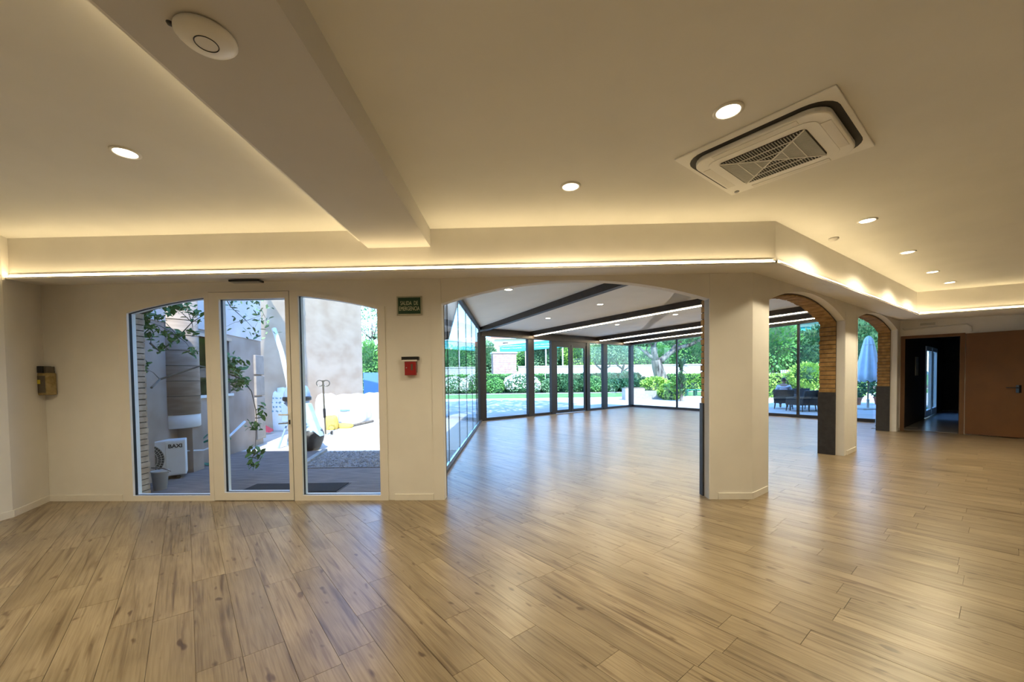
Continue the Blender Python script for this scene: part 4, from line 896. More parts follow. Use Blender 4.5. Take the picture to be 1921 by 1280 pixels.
# broom, dustpan, sacks, tube
q = gp(485, 822, -.04)
t = thing('broom', 'upright broom with a pale handle and yellow green bristles', 'broom', q, .3)
MB().box((0, 0, .07), (.34, .08, .13), None, .8).build('bristles', 'broom_fibre', t); MB().box((0, 0, .15), (.28, .05, .035)).build('head', 'red_plastic', t)
MB().tube([(0, 0, .15), (.14, .08, 1.66)], .014, 8).build('handle', 'pink_stick', t)
t = thing('dustpan', 'red plastic dustpan standing behind the broom', 'dustpan', gp(492, 816, -.04), .2)
MB().prism([(-.18, 0, .12), (.20, 0, .05), (.20, .1, .08), (-.16, .1, .32)], (.02, .12, .03)).build('tray', 'red_plastic', t)
MB().tube([(-.1, .1, .0), (-.08, .12, .35), (-.05, .16, .95)], .012, 8).build('handle', 'pink_stick', t)
def sack(loc, dim, m, label, seed, cat='sack', tilt=0, name='sack', print_=None, group=None):
    t = thing(name, label, cat, loc, tilt, group)
    rs_ = random.Random(seed); mb = MB(); n = 28; lv = [(0, .90), (.04, 1.0), (.2, 1.06), (.45, 1.08), (.7, 1.03), (.86, .96), (.95, .80), (1.0, .45), (.985, 0.02)]
    ph = [rs_.uniform(0, 6.28) for _ in range(4)]
    for z, k in lv:
        for j in range(n):
            a = 2 * math.pi * j / n; ca, sa = math.cos(a), math.sin(a); e = (abs(ca) ** 5 + abs(sa) ** 5) ** -.2
            q = k * e * (1 + .035 * math.sin(5 * a + ph[0] + 6 * z) + .03 * math.sin(3 * a + ph[1]) + .02 * math.sin(11 * a + 9 * z + ph[2]))
            mb.v.append((q * ca * dim[0] / 2, q * sa * dim[1] / 2, dim[2] * z * (1 + .06 * math.sin(2 * a + ph[3]) * z)))
    for i in range(len(lv) - 1): mb.f += [(i * n + j, i * n + (j + 1) % n, (i + 1) * n + (j + 1) % n, (i + 1) * n + j) for j in range(n)]
    mb.f.append(tuple(range(n))[::-1]); mb.f.append(tuple((len(lv) - 1) * n + j for j in range(n)))
    mb.build('bag', m, t, True)
    if print_: MB().box((0, -dim[1] / 2 * 1.12, dim[2] * .5), print_, Matrix.Rotation(.1, 3, 'X')).build('print_band', 'sack_print', t)
    return t
b = sack(gp(505, 812, -.04) + Vector((0, .45, 0)), (.72, .4, 1.25), 'sack_white', 'tall white rubble sack with dark printed marks behind the broom', 2)
for k in range(22):
    rk = random.Random(k + 50); x, z = -.22 + .11 * (k % 5) + rk.uniform(-.02, .02), 1.0 - .13 * (k // 5)
    MB().box((x, -.232, z), (.05 + rk.uniform(-.02, .02), .012, .02 + rk.uniform(0, .03)), Matrix.Rotation(rk.uniform(-.6, .6), 3, 'Y')).build('printed_mark', 'sack_print', b)
sack(gp(478, 812, -.04) + Vector((-.1, .9, 0)), (.6, .35, 1.5), 'sheet_blue', 'pale blue plastic sheet bundle against the sunny wall by the quoins', 9, 'sheet', name='plastic_sheet')
tag(MB().tube([dp(514, 617, 10.9), dp(528, 660, 10.7), dp(540, 712, 10.4), dp(548, 760, 10.1), gp(552, 815, -.03)], .06, 10).build('plastic_tube', 'tube_grey'), 'long pale flexible tube leaning against the sunny wall', 'tube')
q = gp(560, 838, -.04)
t = thing('cement_mixer', 'blue grey cement mixer behind the right stile of the glazed door', 'mixer', q, .1)
MB().lathe([(0, 1.46), (.12, 1.45), (.22, 1.38), (.27, 1.24), (.28, 1.12), (.24, .98), (.16, .86)], n=26).build('drum', 'mixer_blue', t, True)
MB().lathe([(.285, 1.06), (.30, 1.08), (.30, 1.14), (.285, 1.16)], n=26).build('ring_gear', 'black_plastic', t)
MB().b2((-.30, -.14, .58), (-.12, .14, 1.02)).build('motor_box', 'mixer_blue', t, bevel=.02)
MB().bar((-.33, -.2, .56), (.2, -.2, .58), .03, .03).build('cross_bar', 'smoke_plastic', t)
for a, b2_ in (((-.1, 0, .9), (-.35, -.2, 0)), ((-.1, 0, .9), (-.35, .25, 0)), ((.1, 0, .9), (.35, .2, 0)), ((.1, 0, .9), (.3, -.2, 0))): MB().tube([a, b2_], .022, 8).build('leg', 'mixer_blue', t)
q = gp(583, 844, -.03)
t = thing('rubbish_bag', 'slumped black bag with pale blue plastic pulled over its top', 'bag', q)
MB().blob((-.02, 0, .27), (.30, .24, .36), 4, .12, 20, 14, .27).build('bag', 'black_sack', t, True)
MB().prism([(-.12, -.12, 1.02), (.0, -.10, 1.02), (.29, -.16, .30), (.16, -.20, .42), (.06, -.22, .36), (-.10, -.20, .45)], (0, .2, 0)).build('plastic_cover', 'sheet_blue', t, bevel=.02)
t = thing('sack_truck', 'grey upright sack truck with looped handles beside the white bulk bags', 'hand truck', gp(611, 818, -.04), .15)
MB().tube([(0, 0, .05), (-.02, 0, .75), (-.04, .02, 1.52)], .024, 8).build('pole', 'smoke_plastic', t)
MB().tube([(-.01, -.01, .5), (-.02, 0, .75)], .036, 8).build('grip_sleeve', 'black_plastic', t)
for sx in (-1, 1): MB().tube([(-.04 + sx * (.085 - .085 * math.cos(a)), .02, 1.44 + .08 * math.sin(a)) for a in [2 * math.pi * i / 18 for i in range(18)]], .014, 7, True).build('handle', 'smoke_plastic', t)
MB().b2((-.12, -.1, 0), (.14, .12, .02)).build('toe_plate', 'grey_plastic', t)
for sx in (-1, 1): MB().lathe([(.06, -.02), (.06, .02)], (sx * .12, .14, .06), 14, 'x').build('wheel', 'black_plastic', t)
sack(gp(655, 797, -.04) + Vector((-.15, .55, 0)), (1.15, .9, .98), 'sack_white', 'big white bulk bag with a blue stripe against the sunny wall', 5, 'bag', name='bulk_bag', print_=(.34, .02, .05), group='white bulk bags in the yard')
sack(gp(690, 792, -.04) + Vector((-.3, 1.6, 0)), (.9, .8, .95), 'sack_white', 'second white bulk bag, behind the one with the blue stripe', 6, 'bag', name='bulk_bag', group='white bulk bags in the yard')
sack(gp(585, 812, -.04) + Vector((0, 1.0, 0)), (.55, .5, 1.05), 'sack_white', 'narrow white bulk bag left of the sack truck', 12, 'bag', name='bulk_bag', group='white bulk bags in the yard')
sack(gp(622, 806, -.04), (.32, .28, .42), 'sack_yellow', 'yellow sack standing against the front of the white bulk bag', 7, group='yellow sacks by the bulk bags')
sack(gp(643, 803, -.04), (.55, .30, .14), 'sack_yellow', 'flat yellow sack lying on the ground by the bulk bag', 8, group='yellow sacks by the bulk bags')
tag(MB().tube([gp(660, 799, .0), gp(700, 790, .0)], .04, 7).build('timber_offcut', 'twig'), 'dark rod lying on the sunny ground before the bulk bag', 'rod')
t = thing('blue_board', 'blue board with a white arrowhead beyond the bulk bags', 'board', (-7.35, 22.0, -.1), .05)
MB().b2((-.8, 0, .3), (1.25, .05, 1.95)).build('board', 'blue_board', t); MB().prism([(-.02, -.006, .82), (.62, -.006, 1.02), (.62, -.006, .84)], (0, .004, 0)).build('arrowhead', 'sack_white', t)
for x in (-.7, 1.1): MB().b2((x, .05, 0), (x + .07, .11, 1.9)).build('post', 'grey_plastic', t)

# unseen storey block added over the corridor to shade the terrace seats
struct(MB().prism([ci(0.1, -0.1, 2.96), ci(10, -0.1, 2.96), ci(10, 4, 2.96), ci(0.1, 4, 2.96)], (0, 0, 4.6)).build('wall_shade_storey', 'stucco'))
# ------------------------------------------------------------------ garden
def crown(name, label, c, r, n, size, m, seed, trunk=None, cat='tree', group=None, core=True, shell=.6, kind_name='foliage', branches=5, tr=.12, base=None):
    c = Vector(c); b = Vector(base) if base is not None else Vector((c.x, c.y, -.06)); t = thing(name, label, cat, b, 0, group); lc = c - b
    if trunk:
        rr_ = random.Random(seed)
        MB().tube([(0, 0, 0), (lc.x * .3 + .05, lc.y * .3, lc.z * .45), (lc.x * .7, lc.y * .7, max(lc.z - r[2] * .6, lc.z * .6)), tuple(lc)], [tr * 1.3, tr, tr * .8, tr * .3], 8).build('trunk', trunk, t, True)
        bb = MB()
        for k in range(branches):
            a = rr_.uniform(0, 6.28); e = lc + Vector((math.cos(a) * r[0] * .7, math.sin(a) * r[1] * .7, rr_.uniform(-.2, .5) * r[2])); s0 = lc * .75
            MB().tube([s0, (s0 + e) / 2 + Vector((0, 0, -.1)), e], [tr * .5, tr * .35, tr * .1], 6).build('branch', trunk, t, True)
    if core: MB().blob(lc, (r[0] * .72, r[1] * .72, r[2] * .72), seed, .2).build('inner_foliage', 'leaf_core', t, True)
    leaves(in_ellipsoid(n, lc, r, seed, shell), size, m, kind_name, t, seed, .6, kind='stuff'); return t
def shrub(name, label, base, r, n, size, m, seed, cat='shrub', group=None, blossom=0, core=True):
    base = Vector(base); t = thing(name, label, cat, base, 0, group); rg = np.random.default_rng(seed)
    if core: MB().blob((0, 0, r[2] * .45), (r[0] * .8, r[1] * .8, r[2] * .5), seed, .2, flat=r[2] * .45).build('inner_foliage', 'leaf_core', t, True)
    P = in_ellipsoid(n, (0, 0, r[2] * .5), (r[0], r[1], r[2] * .55), seed, .7); P = P[P[:, 2] > 0]
    leaves(P, size, m, 'foliage', t, seed, .6, kind='stuff')
    MB().tube([(0, 0, -.05), (.02, 0, r[2] * .5)], .03, 6).build('stem', 'twig', t)
    if blossom:
        P = in_ellipsoid(blossom, (0, 0, r[2] * .55), (r[0] * 1.03, r[1] * 1.03, r[2] * .56), seed + 1, .9); P = P[P[:, 2] > r[2] * .25]; leaves(P, size * .9, 'blossom', 'blossoms', t, seed + 1, .9, kind='stuff')
    return t
def hedge(label, a, b, w_, h, n, m, seed, size=.09):
    a, b = Vector(a), Vector(b); t = thing('hedge', label, 'hedge', (a + b) / 2); c = (a + b) / 2; L_ = (b - a).length; d = (b - a) / L_; nn = Vector((d.y, -d.x, 0))
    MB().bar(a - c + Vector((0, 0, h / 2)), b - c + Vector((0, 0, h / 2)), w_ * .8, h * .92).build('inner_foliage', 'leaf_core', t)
    rg = np.random.default_rng(seed); u = rg.uniform(0, L_, n); k = rg.integers(0, 3, n); x = np.where(k == 0, -w_ / 2, rg.uniform(-w_ / 2, w_ / 2)); x = np.where(k == 1, w_ / 2, x); z = np.where(k == 2, h, rg.uniform(0.05, h, n)); x = x + rg.normal(0, .06, n); z = z + rg.normal(0, .05, n)
    s = a - c; P = np.stack([s.x + d.x * u - nn.x * x, s.y + d.y * u - nn.y * x, s.z + z], 1); leaves(P, size, m, 'foliage', t, seed, .6, kind='stuff'); return t
hedge('long clipped green hedge behind the lawn, left of the double doors', (-16, 39.2, -.02), (3.2, 38.9, -.02), 1.6, 1.75, 9000, 'leaf_hedge', 21)
hedge('darker clipped hedge behind the lawn beyond the double doors', (3.3, 38.6, -.02), (12.2, 38.3, -.02), 1.6, 1.7, 6000, 'leaf_dark', 22)
hedge('low bright hedge right of the old tree', (14.6, 37.6, -.02), (20.5, 36.9, -.02), 1.3, 1.55, 4500, 'leaf_lime', 23)
hedge('bright flowering hedge behind the terrace seats', (14.5, 27.0, -.06), (23.5, 27.2, -.06), 1.6, 1.5, 7000, 'leaf_lime', 24, .08)
shrub('shrub', 'round green shrub left of the flowering bush before the hedge', (-1.55, 37.0, -.02), (.9, .8, 1.45), 1800, .08, 'leaf_hedge', 31)
shrub('flowering_bush', 'wide bush covered in pinkish white blossom before the hedge', (.85, 37.1, -.02), (1.6, .85, 1.75), 2200, .08, 'leaf_olive', 32, 'bush', None, 1500)
shrub('flowering_bush', 'smaller blossom bush just right of the wide blossom bush', (2.1, 37.2, -.02), (.6, .6, 1.2), 700, .07, 'leaf_olive', 33, 'bush', None, 500)
shrub('flowering_bush', 'pale blossom bush seen through the left glass wall', (-5.4, 37.2, -.02), (1.3, .8, 1.5), 1500, .08, 'leaf_olive', 34, 'bush', None, 900)
for i, (x, y, r, h, mm, lb) in enumerate(((3.4, 37.2, .7, 1.3, 'leaf_olive', 'spiky grey green shrub at the left door frame'), (5.3, 37.0, .8, 1.35, 'leaf_dark', 'dark leafy shrub behind the meeting of the double doors'), (7.6, 37.0, .9, 1.5, 'leaf_hedge', 'green shrub right of the double doors'),
        (9.0, 36.7, .9, 1.8, 'leaf_olive', 'tall pale green shrub near the right corner post'), (10.7, 36.8, .9, 2.0, 'leaf_olive', 'leafy shrub left of the old tree trunk'), (12.0, 36.4, .6, 1.4, 'leaf_dark', 'dark shrub at the left foot of the old tree'))):
    shrub('shrub', lb, (x, y, -.02), (r, r * .8, h), 1500, .08, mm, 40 + i)
t = thing('garden_wall', 'long white garden wall behind the hedge', 'wall', (0, 46, -.1))
MB().b2((.75, 0, 0), (26, .25, 2.75)).build('wall', 'white_wall', t); MB().b2((.7, -.08, 2.75), (26, .33, 2.87)).build('coping', 'white_wall', t)
t = thing('brick_tower', 'pink brick chimney block with a flat cap behind the blossom bush', 'tower', (-.8, 44.2, -.1), .18)
MB().b2((-1.25, 0, 0), (1.35, 1.6, 4.25)).build('body', 'pink_brick', t); MB().b2((-1.35, -.1, 4.25), (1.45, 1.7, 4.4)).build('cap', 'white_wall', t)
for k in range(17): MB().b2((-1.256, -.012, .24 + k * .25), (1.356, .0, .262 + k * .25)).build('joint_course', 'kerb', t)
t = thing('pavilion', 'teal roofed pavilion behind the brick block', 'pavilion', (2.0, 47.4, -.1))
MB().prism([(-3.4, 0, 5.3), (4.2, 0, 6.1), (4.2, 0, 5.1), (-3.4, 0, 4.5)], (0, 1.0, 0)).build('roof', 'teal', t); MB().prism([(-3.6, -.05, 5.32), (4.3, -.05, 6.12), (4.3, -.05, 6.30), (-3.6, -.05, 5.5)], (0, 1.1, 0)).build('roof_edge', 'white_wall', t)
for x in (-3.2, -.4, 2.0, 4.0): MB().b2((x, .1, 0), (x + .14, .24, 4.8 + x * .1)).build('post', 'white_wall', t)
t = thing('house', 'cream house with a red tiled roof above the trees beyond the back glazing', 'house', (1.6, 78, -.1))
MB().b2((-5, 0, 0), (6, 7, 9.1)).build('wall', 'house_cream', t); MB().prism([(-5.6, -.5, 9.1), (6.6, -.5, 9.1), (6.6, 3.5, 11), (-5.6, 3.5, 11)], (0, .2, .2)).build('roof', 'roof_tile', t)
for x in (-3.4, .2, 3.4): f_ = MB().b2((x, -.04, 7.0), (x + 1.3, .05, 8.5)).build('window_frame', 'white_wall', t); MB().b2((x + .1, -.06, 7.1), (x + 1.2, -.03, 8.4)).build('pane', 'dark_slot', f_)
t = thing('house', 'second cream house with tiled roof seen over the left glass wall', 'house', (-14, 92, -.1))
MB().b2((-7, 0, 0), (6, 7, 8)).build('wall', 'house_cream', t); MB().prism([(-7.6, -.5, 8), (6.6, -.5, 8), (6.6, 3.5, 10), (-7.6, 3.5, 10)], (0, .2, .2)).build('roof', 'roof_tile', t)
TG = 'broad trees beyond the garden wall'
for i, (px, Y, zc, rx, rz_, mm, lb) in enumerate(((842, 58, 3.6, 4.5, 2.8, 'leaf_hedge', 'leafy tree seen through the left glass wall'), (880, 66, 4.0, 4.2, 2.8, 'leaf_dark', 'dark tree seen beside the left corner post'), (912, 50, 3.6, 1.5, 2.7, 'leaf_olive', 'slim pale tree left of the pink brick block'),
        (1000, 52, 3.6, 2.6, 2.2, 'leaf_hedge', 'green tree right of the pink brick block'), (1022, 49, 4.0, 1.6, 2.4, 'leaf_olive', 'light tree behind the left door frame'), (1052, 54, 4.0, 2.6, 2.6, 'leaf_hedge', 'broad tree seen through the left door leaf'), (1085, 51, 4.2, 2.2, 2.4, 'leaf_lime', 'lime green tree seen through the right door leaf'),
        (1120, 62, 4.6, 4, 3.2, 'leaf_olive', 'pale tree far behind the right door frame'), (1175, 60, 4.6, 4.2, 3.0, 'leaf_hedge', 'far green tree behind the corner post'), (1228, 52, 3.4, 3.0, 2.4, 'leaf_hedge', 'green tree far behind the old trunk'),
        (1275, 56, 5.0, 4.0, 3.6, 'leaf_olive', 'greyish tree right of the old trunk'), (1312, 50, 4.2, 3.0, 3.4, 'leaf_hedge', 'green tree at the brick jamb of the wide arch'))):
    q = dp(px, 700, Y); crown('tree', lb, (q.x, Y, zc), (rx, rx * .8, rz_), 2600, .16, mm, 60 + i, 'bark', group=TG)
# small twisted trees before the white wall
for i, (px, Y, lb) in enumerate(((1128, 41.5, 'small twisted tree before the white wall, left of the corner post'), (1168, 40.5, 'second small twisted tree before the white wall, at the corner post'))):
    q = dp(px, 700, Y); t = thing('twisted_tree', lb, 'tree', (q.x, Y, -.02)); s = 1 if i else -1
    MB().tube([(0, 0, 0), (.05, 0, 1.2), (-.05 * s, 0, 1.9), (.1, 0, 2.5)], [.2, .17, .15, .12], 9).build('trunk', 'bark', t, True)
    for P in ([(0, 0, 1.9), (.5, 0, 2.3), (1.0, .1, 2.5), (1.1, .1, 3.2)], [(0, 0, 2.2), (-.5, 0, 2.6), (-.9, .1, 3.3)], [(.1, 0, 2.4), (.2, .1, 3.0), (0, .1, 3.7)]): MB().tube([(a[0] * (1 if i else .9), a[1], a[2]) for a in P], [.11, .09, .07, .04][:len(P)], 7).build('branch', 'bark', t, True)
    leaves(in_ellipsoid(2200, (.1, 0, 4.1), (1.9, 1.5, 1.3), 90 + i, .3), .12, 'leaf_olive', 'foliage', t, 90 + i, .5, kind='stuff')
# old tree
q = gp(1241, 737, -.02); Y = 33.5; q = dp(1241, 736, Y); o_z = -.05
t = thing('old_tree', 'old gnarled tree with a thick grey trunk and wide dark limbs', 'tree', (q.x, Y, o_z)); base = Vector((q.x, Y, o_z))
L = lambda px, py, dY=0: dp(px, py, Y + dY) - base
MB().tube([(0, 0, 0), L(1241, 722), L(1238, 708), L(1233, 690), L(1231, 676)], [.62, .50, .44, .42, .40], 12).build('trunk', 'bark', t, True)
MB().tube([L(1246, 737) , L(1247, 715), L(1241, 695), L(1238, 680)], [.40, .30, .24, .15], 9).build('trunk_ridge', 'bark', t, True)
for pts, rs in (([L(1232, 684), L(1228, 668), L(1226, 650), L(1228, 630), L(1232, 600, 1)], [.34, .28, .24, .20, .15]), ([L(1234, 680), L(1246, 672), L(1258, 661), L(1275, 652), L(1296, 647), L(1318, 636, -.5)], [.3, .24, .2, .18, .16, .12]), ([L(1230, 674), L(1218, 668), L(1206, 658), L(1196, 650)], [.2, .15, .1, .05]), ([L(1258, 661), L(1264, 650), L(1280, 640)], [.14, .1, .05]), ([L(1219, 668), L(1212, 657), L(1216, 646)], [.1, .07, .03]), ([L(1228, 650), L(1215, 642), L(1198, 643), L(1186, 640)], [.16, .14, .11, .06])):
    MB().tube(pts, rs, 9).build('limb', 'bark', t, True)
leaves(np.concatenate([in_ellipsoid(2600, L(1232, 590), (4.5, 3.5, 1.7), 95, .2), in_ellipsoid(1500, L(1308, 622), (3.0, 2.0, 1.0), 96, .2), in_ellipsoid(700, L(1200, 640), (1.4, 1.0, .5), 97, .2)]), .12, 'leaf_dark', 'foliage', t, 98, .5, kind='stuff')
# planter and plants round the trunk
c = dp(1218, 752, 27.0); t = thing('planter', 'low pale stone planter at the foot of the old tree', 'planter', (c.x, 27.0, -.06))
for a, b2_ in (((-1.4, -.6, 0), (1.9, -.45, .55)), ((-1.4, .45, 0), (1.9, .6, .55)), ((-1.4, -.45, 0), (-1.25, .45, .55)), ((1.75, -.45, 0), (1.9, .45, .55))): MB().b2(a, b2_).build('side', 'kerb', t)
MB().b2((-1.3, -.5, .05), (1.8, .5, .48)).build('soil_fill', 'soil', t)
shrub('spiky_plant', 'lime green spiky plant growing in the pale planter', (c.x + .4, 27.0, .42), (1.0, .5, .95), 900, .12, 'leaf_lime', 101, 'plant', core=False)
shrub('spiky_plant', 'lime green leafy plant spilling before the right glass wall joint', (dp(1258, 750, 25.5).x, 25.5, -.06), (.85, .6, 1.0), 1000, .11, 'leaf_lime', 102, 'plant')
c = dp(1278, 755, 24.0); t = thing('yucca', 'dark upright yucca beside the lime green plant', 'plant', (c.x, 24.0, -.06)); t.scale = (1.25, 1.25, 1.05)
MB().tube([(0, 0, 0), (.03, 0, .9), (0, 0, 1.9)], [.07, .06, .04], 8).build('stem', 'bark', t)
for z0, n_ in ((1.95, 70), (1.2, 60), (.5, 60)):
    rg = random.Random(int(z0 * 100)); yb = MB()
    for k in range(n_):
        a = rg.uniform(0, 6.28); el = rg.uniform(-.3, 1.3); d = Vector((math.cos(a) * math.cos(el), math.sin(a) * math.cos(el), math.sin(el))); p0 = Vector((0, 0, z0 + rg.uniform(-.25, .25))); s = Vector((-d.y, d.x, 0)).normalized() * .05
        yb.add([p0 - s, p0 + s, p0 + d * .3 + s * .8, p0 + d * .55 - Vector((0, 0, .05)), p0 + d * .3 - s * .8], [(0, 1, 2, 3, 4)])
    yb.build('rosette', 'leaf_dark', t, kind='stuff')
c = dp(1193, 752, 26.0); t = thing('planter', 'grey green box planter at the right corner post of the glazed room', 'planter', (c.x - .3, 26.0, -.06)); MB().b2((-.5, -.4, 0), (.75, .4, .75)).build('box', 'kerb', t); MB().b2((-.45, -.35, .75), (.7, .35, .8)).build('soil_fill', 'soil', t)
for i, (px, lb) in enumerate(((1296, 'green slatted bench beyond the yucca'), (1312, 'second green bench, nearer the brick jamb'))):
    c = dp(px, 745, 30.5); t = thing('bench', lb, 'bench', (c.x, 30.5, -.06), 0, 'benches beyond the yucca')
    for k in range(3): MB().b2((-.4, -.25 + k * .17, .42), (.4, -.12 + k * .17, .45)).build('slat', 'teal', t)
    for x in (-.34, .34): MB().b2((x - .04, -.25, 0), (x + .04, .22, .42)).build('leg', 'hose_green', t)
# shade tree beside the glazed room (its crown is above the glass)
crown('tree', 'tall shade tree standing beyond the wall left of the wide arch', (0.3, 14.6, 8.6), (5.2, 5.0, 2.0), 3800, .2, 'leaf_dark', 120, 'bark', base=(-3.0, 12.4, -.06), tr=.22, core=False, shell=.2)
crown('tree', 'small bright tree beyond the end of the sunny wing', (dp(692, 700, 33).x, 33, 3.0), (1.1, 1.1, 1.75), 1500, .12, 'leaf_hedge', 121, 'bark', tr=.09)
shrub('shrub', 'low shrubs at the foot of the small bright tree', (dp(690, 735, 32).x, 32, -.05), (1.4, .8, .9), 800, .1, 'leaf_olive', 122)
crown('tree', 'pale feathery tree high behind the sunny wing', (dp(700, 700, 48).x, 48, 8.2), (3.0, 3, 2.6), 900, .16, 'leaf_olive', 123, 'bark', tr=.2, core=False, shell=.2)
# right-hand background
for i, (px, Y, zc, rx, rz_, mm, lb) in enumerate(((1448, 36, 4.2, 2.6, 2.6, 'leaf_hedge', 'green tree behind the terrace seats, left in the first side arch'), (1478, 38, 3.4, 2.6, 2.4, 'leaf_dark', 'dark tree behind the seated person'), (1512, 36, 3.2, 2.6, 2.2, 'leaf_dark', 'dark tree right of the dividing post in the first side arch'),
        (1545, 37, 3.6, 2.6, 2.5, 'leaf_dark', 'dark tree at the brick jamb of the first side arch'), (1605, 34, 4.0, 2.6, 3.2, 'leaf_dark', 'dark tree left of the closed parasol'), (1632, 33, 3.2, 2.4, 2.6, 'leaf_dark', 'dark tree behind the closed parasol'), (1655, 34, 3.4, 2.4, 2.8, 'leaf_dark', 'dark tree right of the closed parasol'), (1640, 52, 8.5, 4.0, 2.5, 'leaf_hedge', 'bright tree top above the parasol'))):
    q = dp(px, 700, Y); crown('tree', lb, (q.x, Y, zc), (rx, rx * .7, rz_), 2800, .14, mm, 140 + i, 'bark', group='trees behind the terrace')
crown('shrub', 'bright round bush behind the terrace sofa', (dp(1515, 700, 25.3).x, 25.3, 1.42), (1.2, .9, .8), 1500, .09, 'leaf_lime', 155, cat='bush')
t = thing('apartment_building', 'white apartment block with balcony railing and teal awning over the trees', 'building', (dp(1512, 620, 60).x, 60, -.1), -.5)
MB().b2((-9, 0, 0), (9, 9, 16)).build('wall', 'house_white', t)
for z in (5.6, 9.0): MB().b2((-6, -1.6, z), (6, 0, z + .25)).build('balcony_slab', 'house_white', t)
for z in (5.85, 9.25):
    rl = MB().b2((-6, -1.6, z + 1.0), (6, -1.52, z + 1.08)).build('railing', 'house_white', t)
    for k in range(25): MB().b2((-6 + k * .5, -1.58, z), (-5.94 + k * .5, -1.53, z + 1.0)).build('baluster', 'house_white', rl)
    MB().prism([(-5, 0, z + 2.7), (5, 0, z + 2.7), (5, -1.9, z + 2.0), (-5, -1.9, z + 2.0)], (0, 0, .06)).build('awning', 'teal', t)
    for x in (-4, .2, 3): f_ = MB().b2((x, -.05, z), (x + 1.8, .05, z + 2.3)).build('window_frame', 'white_wall', t); MB().b2((x + .1, -.07, z + .1), (x + 1.7, -.04, z + 2.2)).build('pane', 'dark_slot', f_)
c = dp(1448, 700, 33); t = thing('picket_fence', 'short white picket fence before the green tree', 'fence', (c.x, 31, -.1))
for k in range(9): MB().b2((-.6 + k * .16, 0, 0), (-.5 + k * .16, .03, 1.9)).build('picket', 'white_wall', t)
for z in (.5, 1.5): MB().b2((-.65, .03, z), (.85, .06, z + .08)).build('rail', 'white_wall', t)

# terrace seats, person, parasol
def armchair(loc, rz, label, wdt=.72, group='dark rattan seats on the terrace'):
    t = thing('armchair' if wdt < 1 else 'sofa', label, 'armchair' if wdt < 1 else 'sofa', loc, rz, group); h = wdt / 2
    MB().b2((-h, -.34, .26), (h, .36, .36)).build('seat_frame', 'rattan', t, bevel=.02); MB().b2((-h + .07, -.30, .36), (h - .07, .34, .46)).build('seat_cushion', 'cushion', t, bevel=.03)
    MB().prism([(-h, -.34, .34), (h, -.34, .34), (h + .03, -.50, .86), (-h - .03, -.50, .86)], (0, .07, .02)).build('backrest', 'rattan', t, bevel=.015)
    for sx in (-1, 1): MB().prism([(sx * h, -.36, .34), (sx * h, .34, .34), (sx * h, .34, .58), (sx * h, -.42, .66)], (-sx * .06, 0, 0)).build('armrest', 'rattan', t, bevel=.015)
    for sx in (-1, 1):
        for y in (-.32, .32): MB().tube([(sx * (h - .05), y, .28), (sx * (h - .02), y * 1.05, 0)], [.022, .016], 7).build('leg', 'rattan', t)
    return t
c1 = gp(1470, 767, -.06)
armchair((c1.x, c1.y, -.06), math.radians(-35), 'dark rattan armchair that the person sits in')
c2 = gp(1497, 771, -.06); armchair((c2.x + .05, c2.y - .1, -.06), math.radians(20), 'dark rattan armchair with its back to the hall, right of the person', .85)
c3 = gp(1522, 768, -.06); armchair((c3.x + .25, c3.y + .75, -.06), math.radians(170), 'dark rattan armchair facing the hall across the low table', .8)
c3 = gp(1536, 772, -.06); armchair((c3.x + .15, c3.y + .3, -.06), math.radians(60), 'dark rattan sofa beside the brick jamb', 1.3)
q = gp(1512, 772, -.06); t = thing('low_table', 'dark low table between the terrace seats', 'table', (q.x + .1, q.y + .25, -.06))
MB().b2((-.45, -.3, .40), (.45, .3, .44)).build('top', 'rattan', t)
for x in (-.4, .4):
    for y in (-.26, .26): MB().b2((x - .02, y - .02, 0), (x + .02, y + .02, .40)).build('leg', 'rattan', t)
def skin_body(name, label, loc, rz, verts, edges, rad, m):
    me = bpy.data.meshes.new(name); me.from_pydata(verts, edges, []); o = bpy.data.objects.new(name, me); COL.objects.link(o)
    sk = o.modifiers.new('skin', 'SKIN'); sk.use_smooth_shade = True
    for i, v in enumerate(me.skin_vertices[0].data): v.radius = (rad[i], rad[i] if not isinstance(rad[i], tuple) else rad[i]); v.use_root = (i == 0)
    ss = o.modifiers.new('sub', 'SUBSURF'); ss.levels = 2; ss.render_levels = 2
    me.materials.append(M[m]); return o
pt = thing('person', 'person in a pale shirt with dark hair seated with back to the hall', 'person', (c1.x, c1.y, -.06), math.radians(-35))
V = [(0, -.08, .50), (0, -.12, .72), (0, -.14, .92), (0, -.12, 1.06), (0, -.11, 1.14), (.19, -.12, 1.00), (-.19, -.12, 1.00), (.27, -.02, .78), (-.27, -.02, .78), (.24, .20, .68), (-.24, .20, .68), (.1, .0, .50), (-.1, .0, .50), (.13, .40, .52), (-.13, .40, .52), (.13, .44, .08), (-.13, .44, .08), (.13, .56, .04), (-.13, .56, .04), (.22, .27, .67), (-.22, .27, .67)]
E_ = [(0, 1), (1, 2), (2, 3), (3, 4), (3, 5), (3, 6), (5, 7), (6, 8), (7, 9), (8, 10), (0, 11), (0, 12), (11, 13), (12, 14), (13, 15), (14, 16), (15, 17), (16, 18), (9, 19), (10, 20)]
Rr = [.15, .14, .15, .09, .06, .075, .075, .05, .05, .038, .038, .10, .10, .07, .07, .045, .045, .04, .04, .03, .03]
bo = skin_body('body', None, None, 0, V, E_, Rr, 'skin'); bo.parent = pt
hd_ = MB(); hd_.blob((0, -.10, 1.26), (.078, .095, .115), 3, .03, 16, 12); hd_.build('head', 'skin', pt, True)
fe = [o for o in pt.children if o.name.startswith('head')][0]
MB().blob((0, -.005, 1.25), (.014, .022, .022), 1, .02, 8, 6).build('nose', 'skin', fe, True)
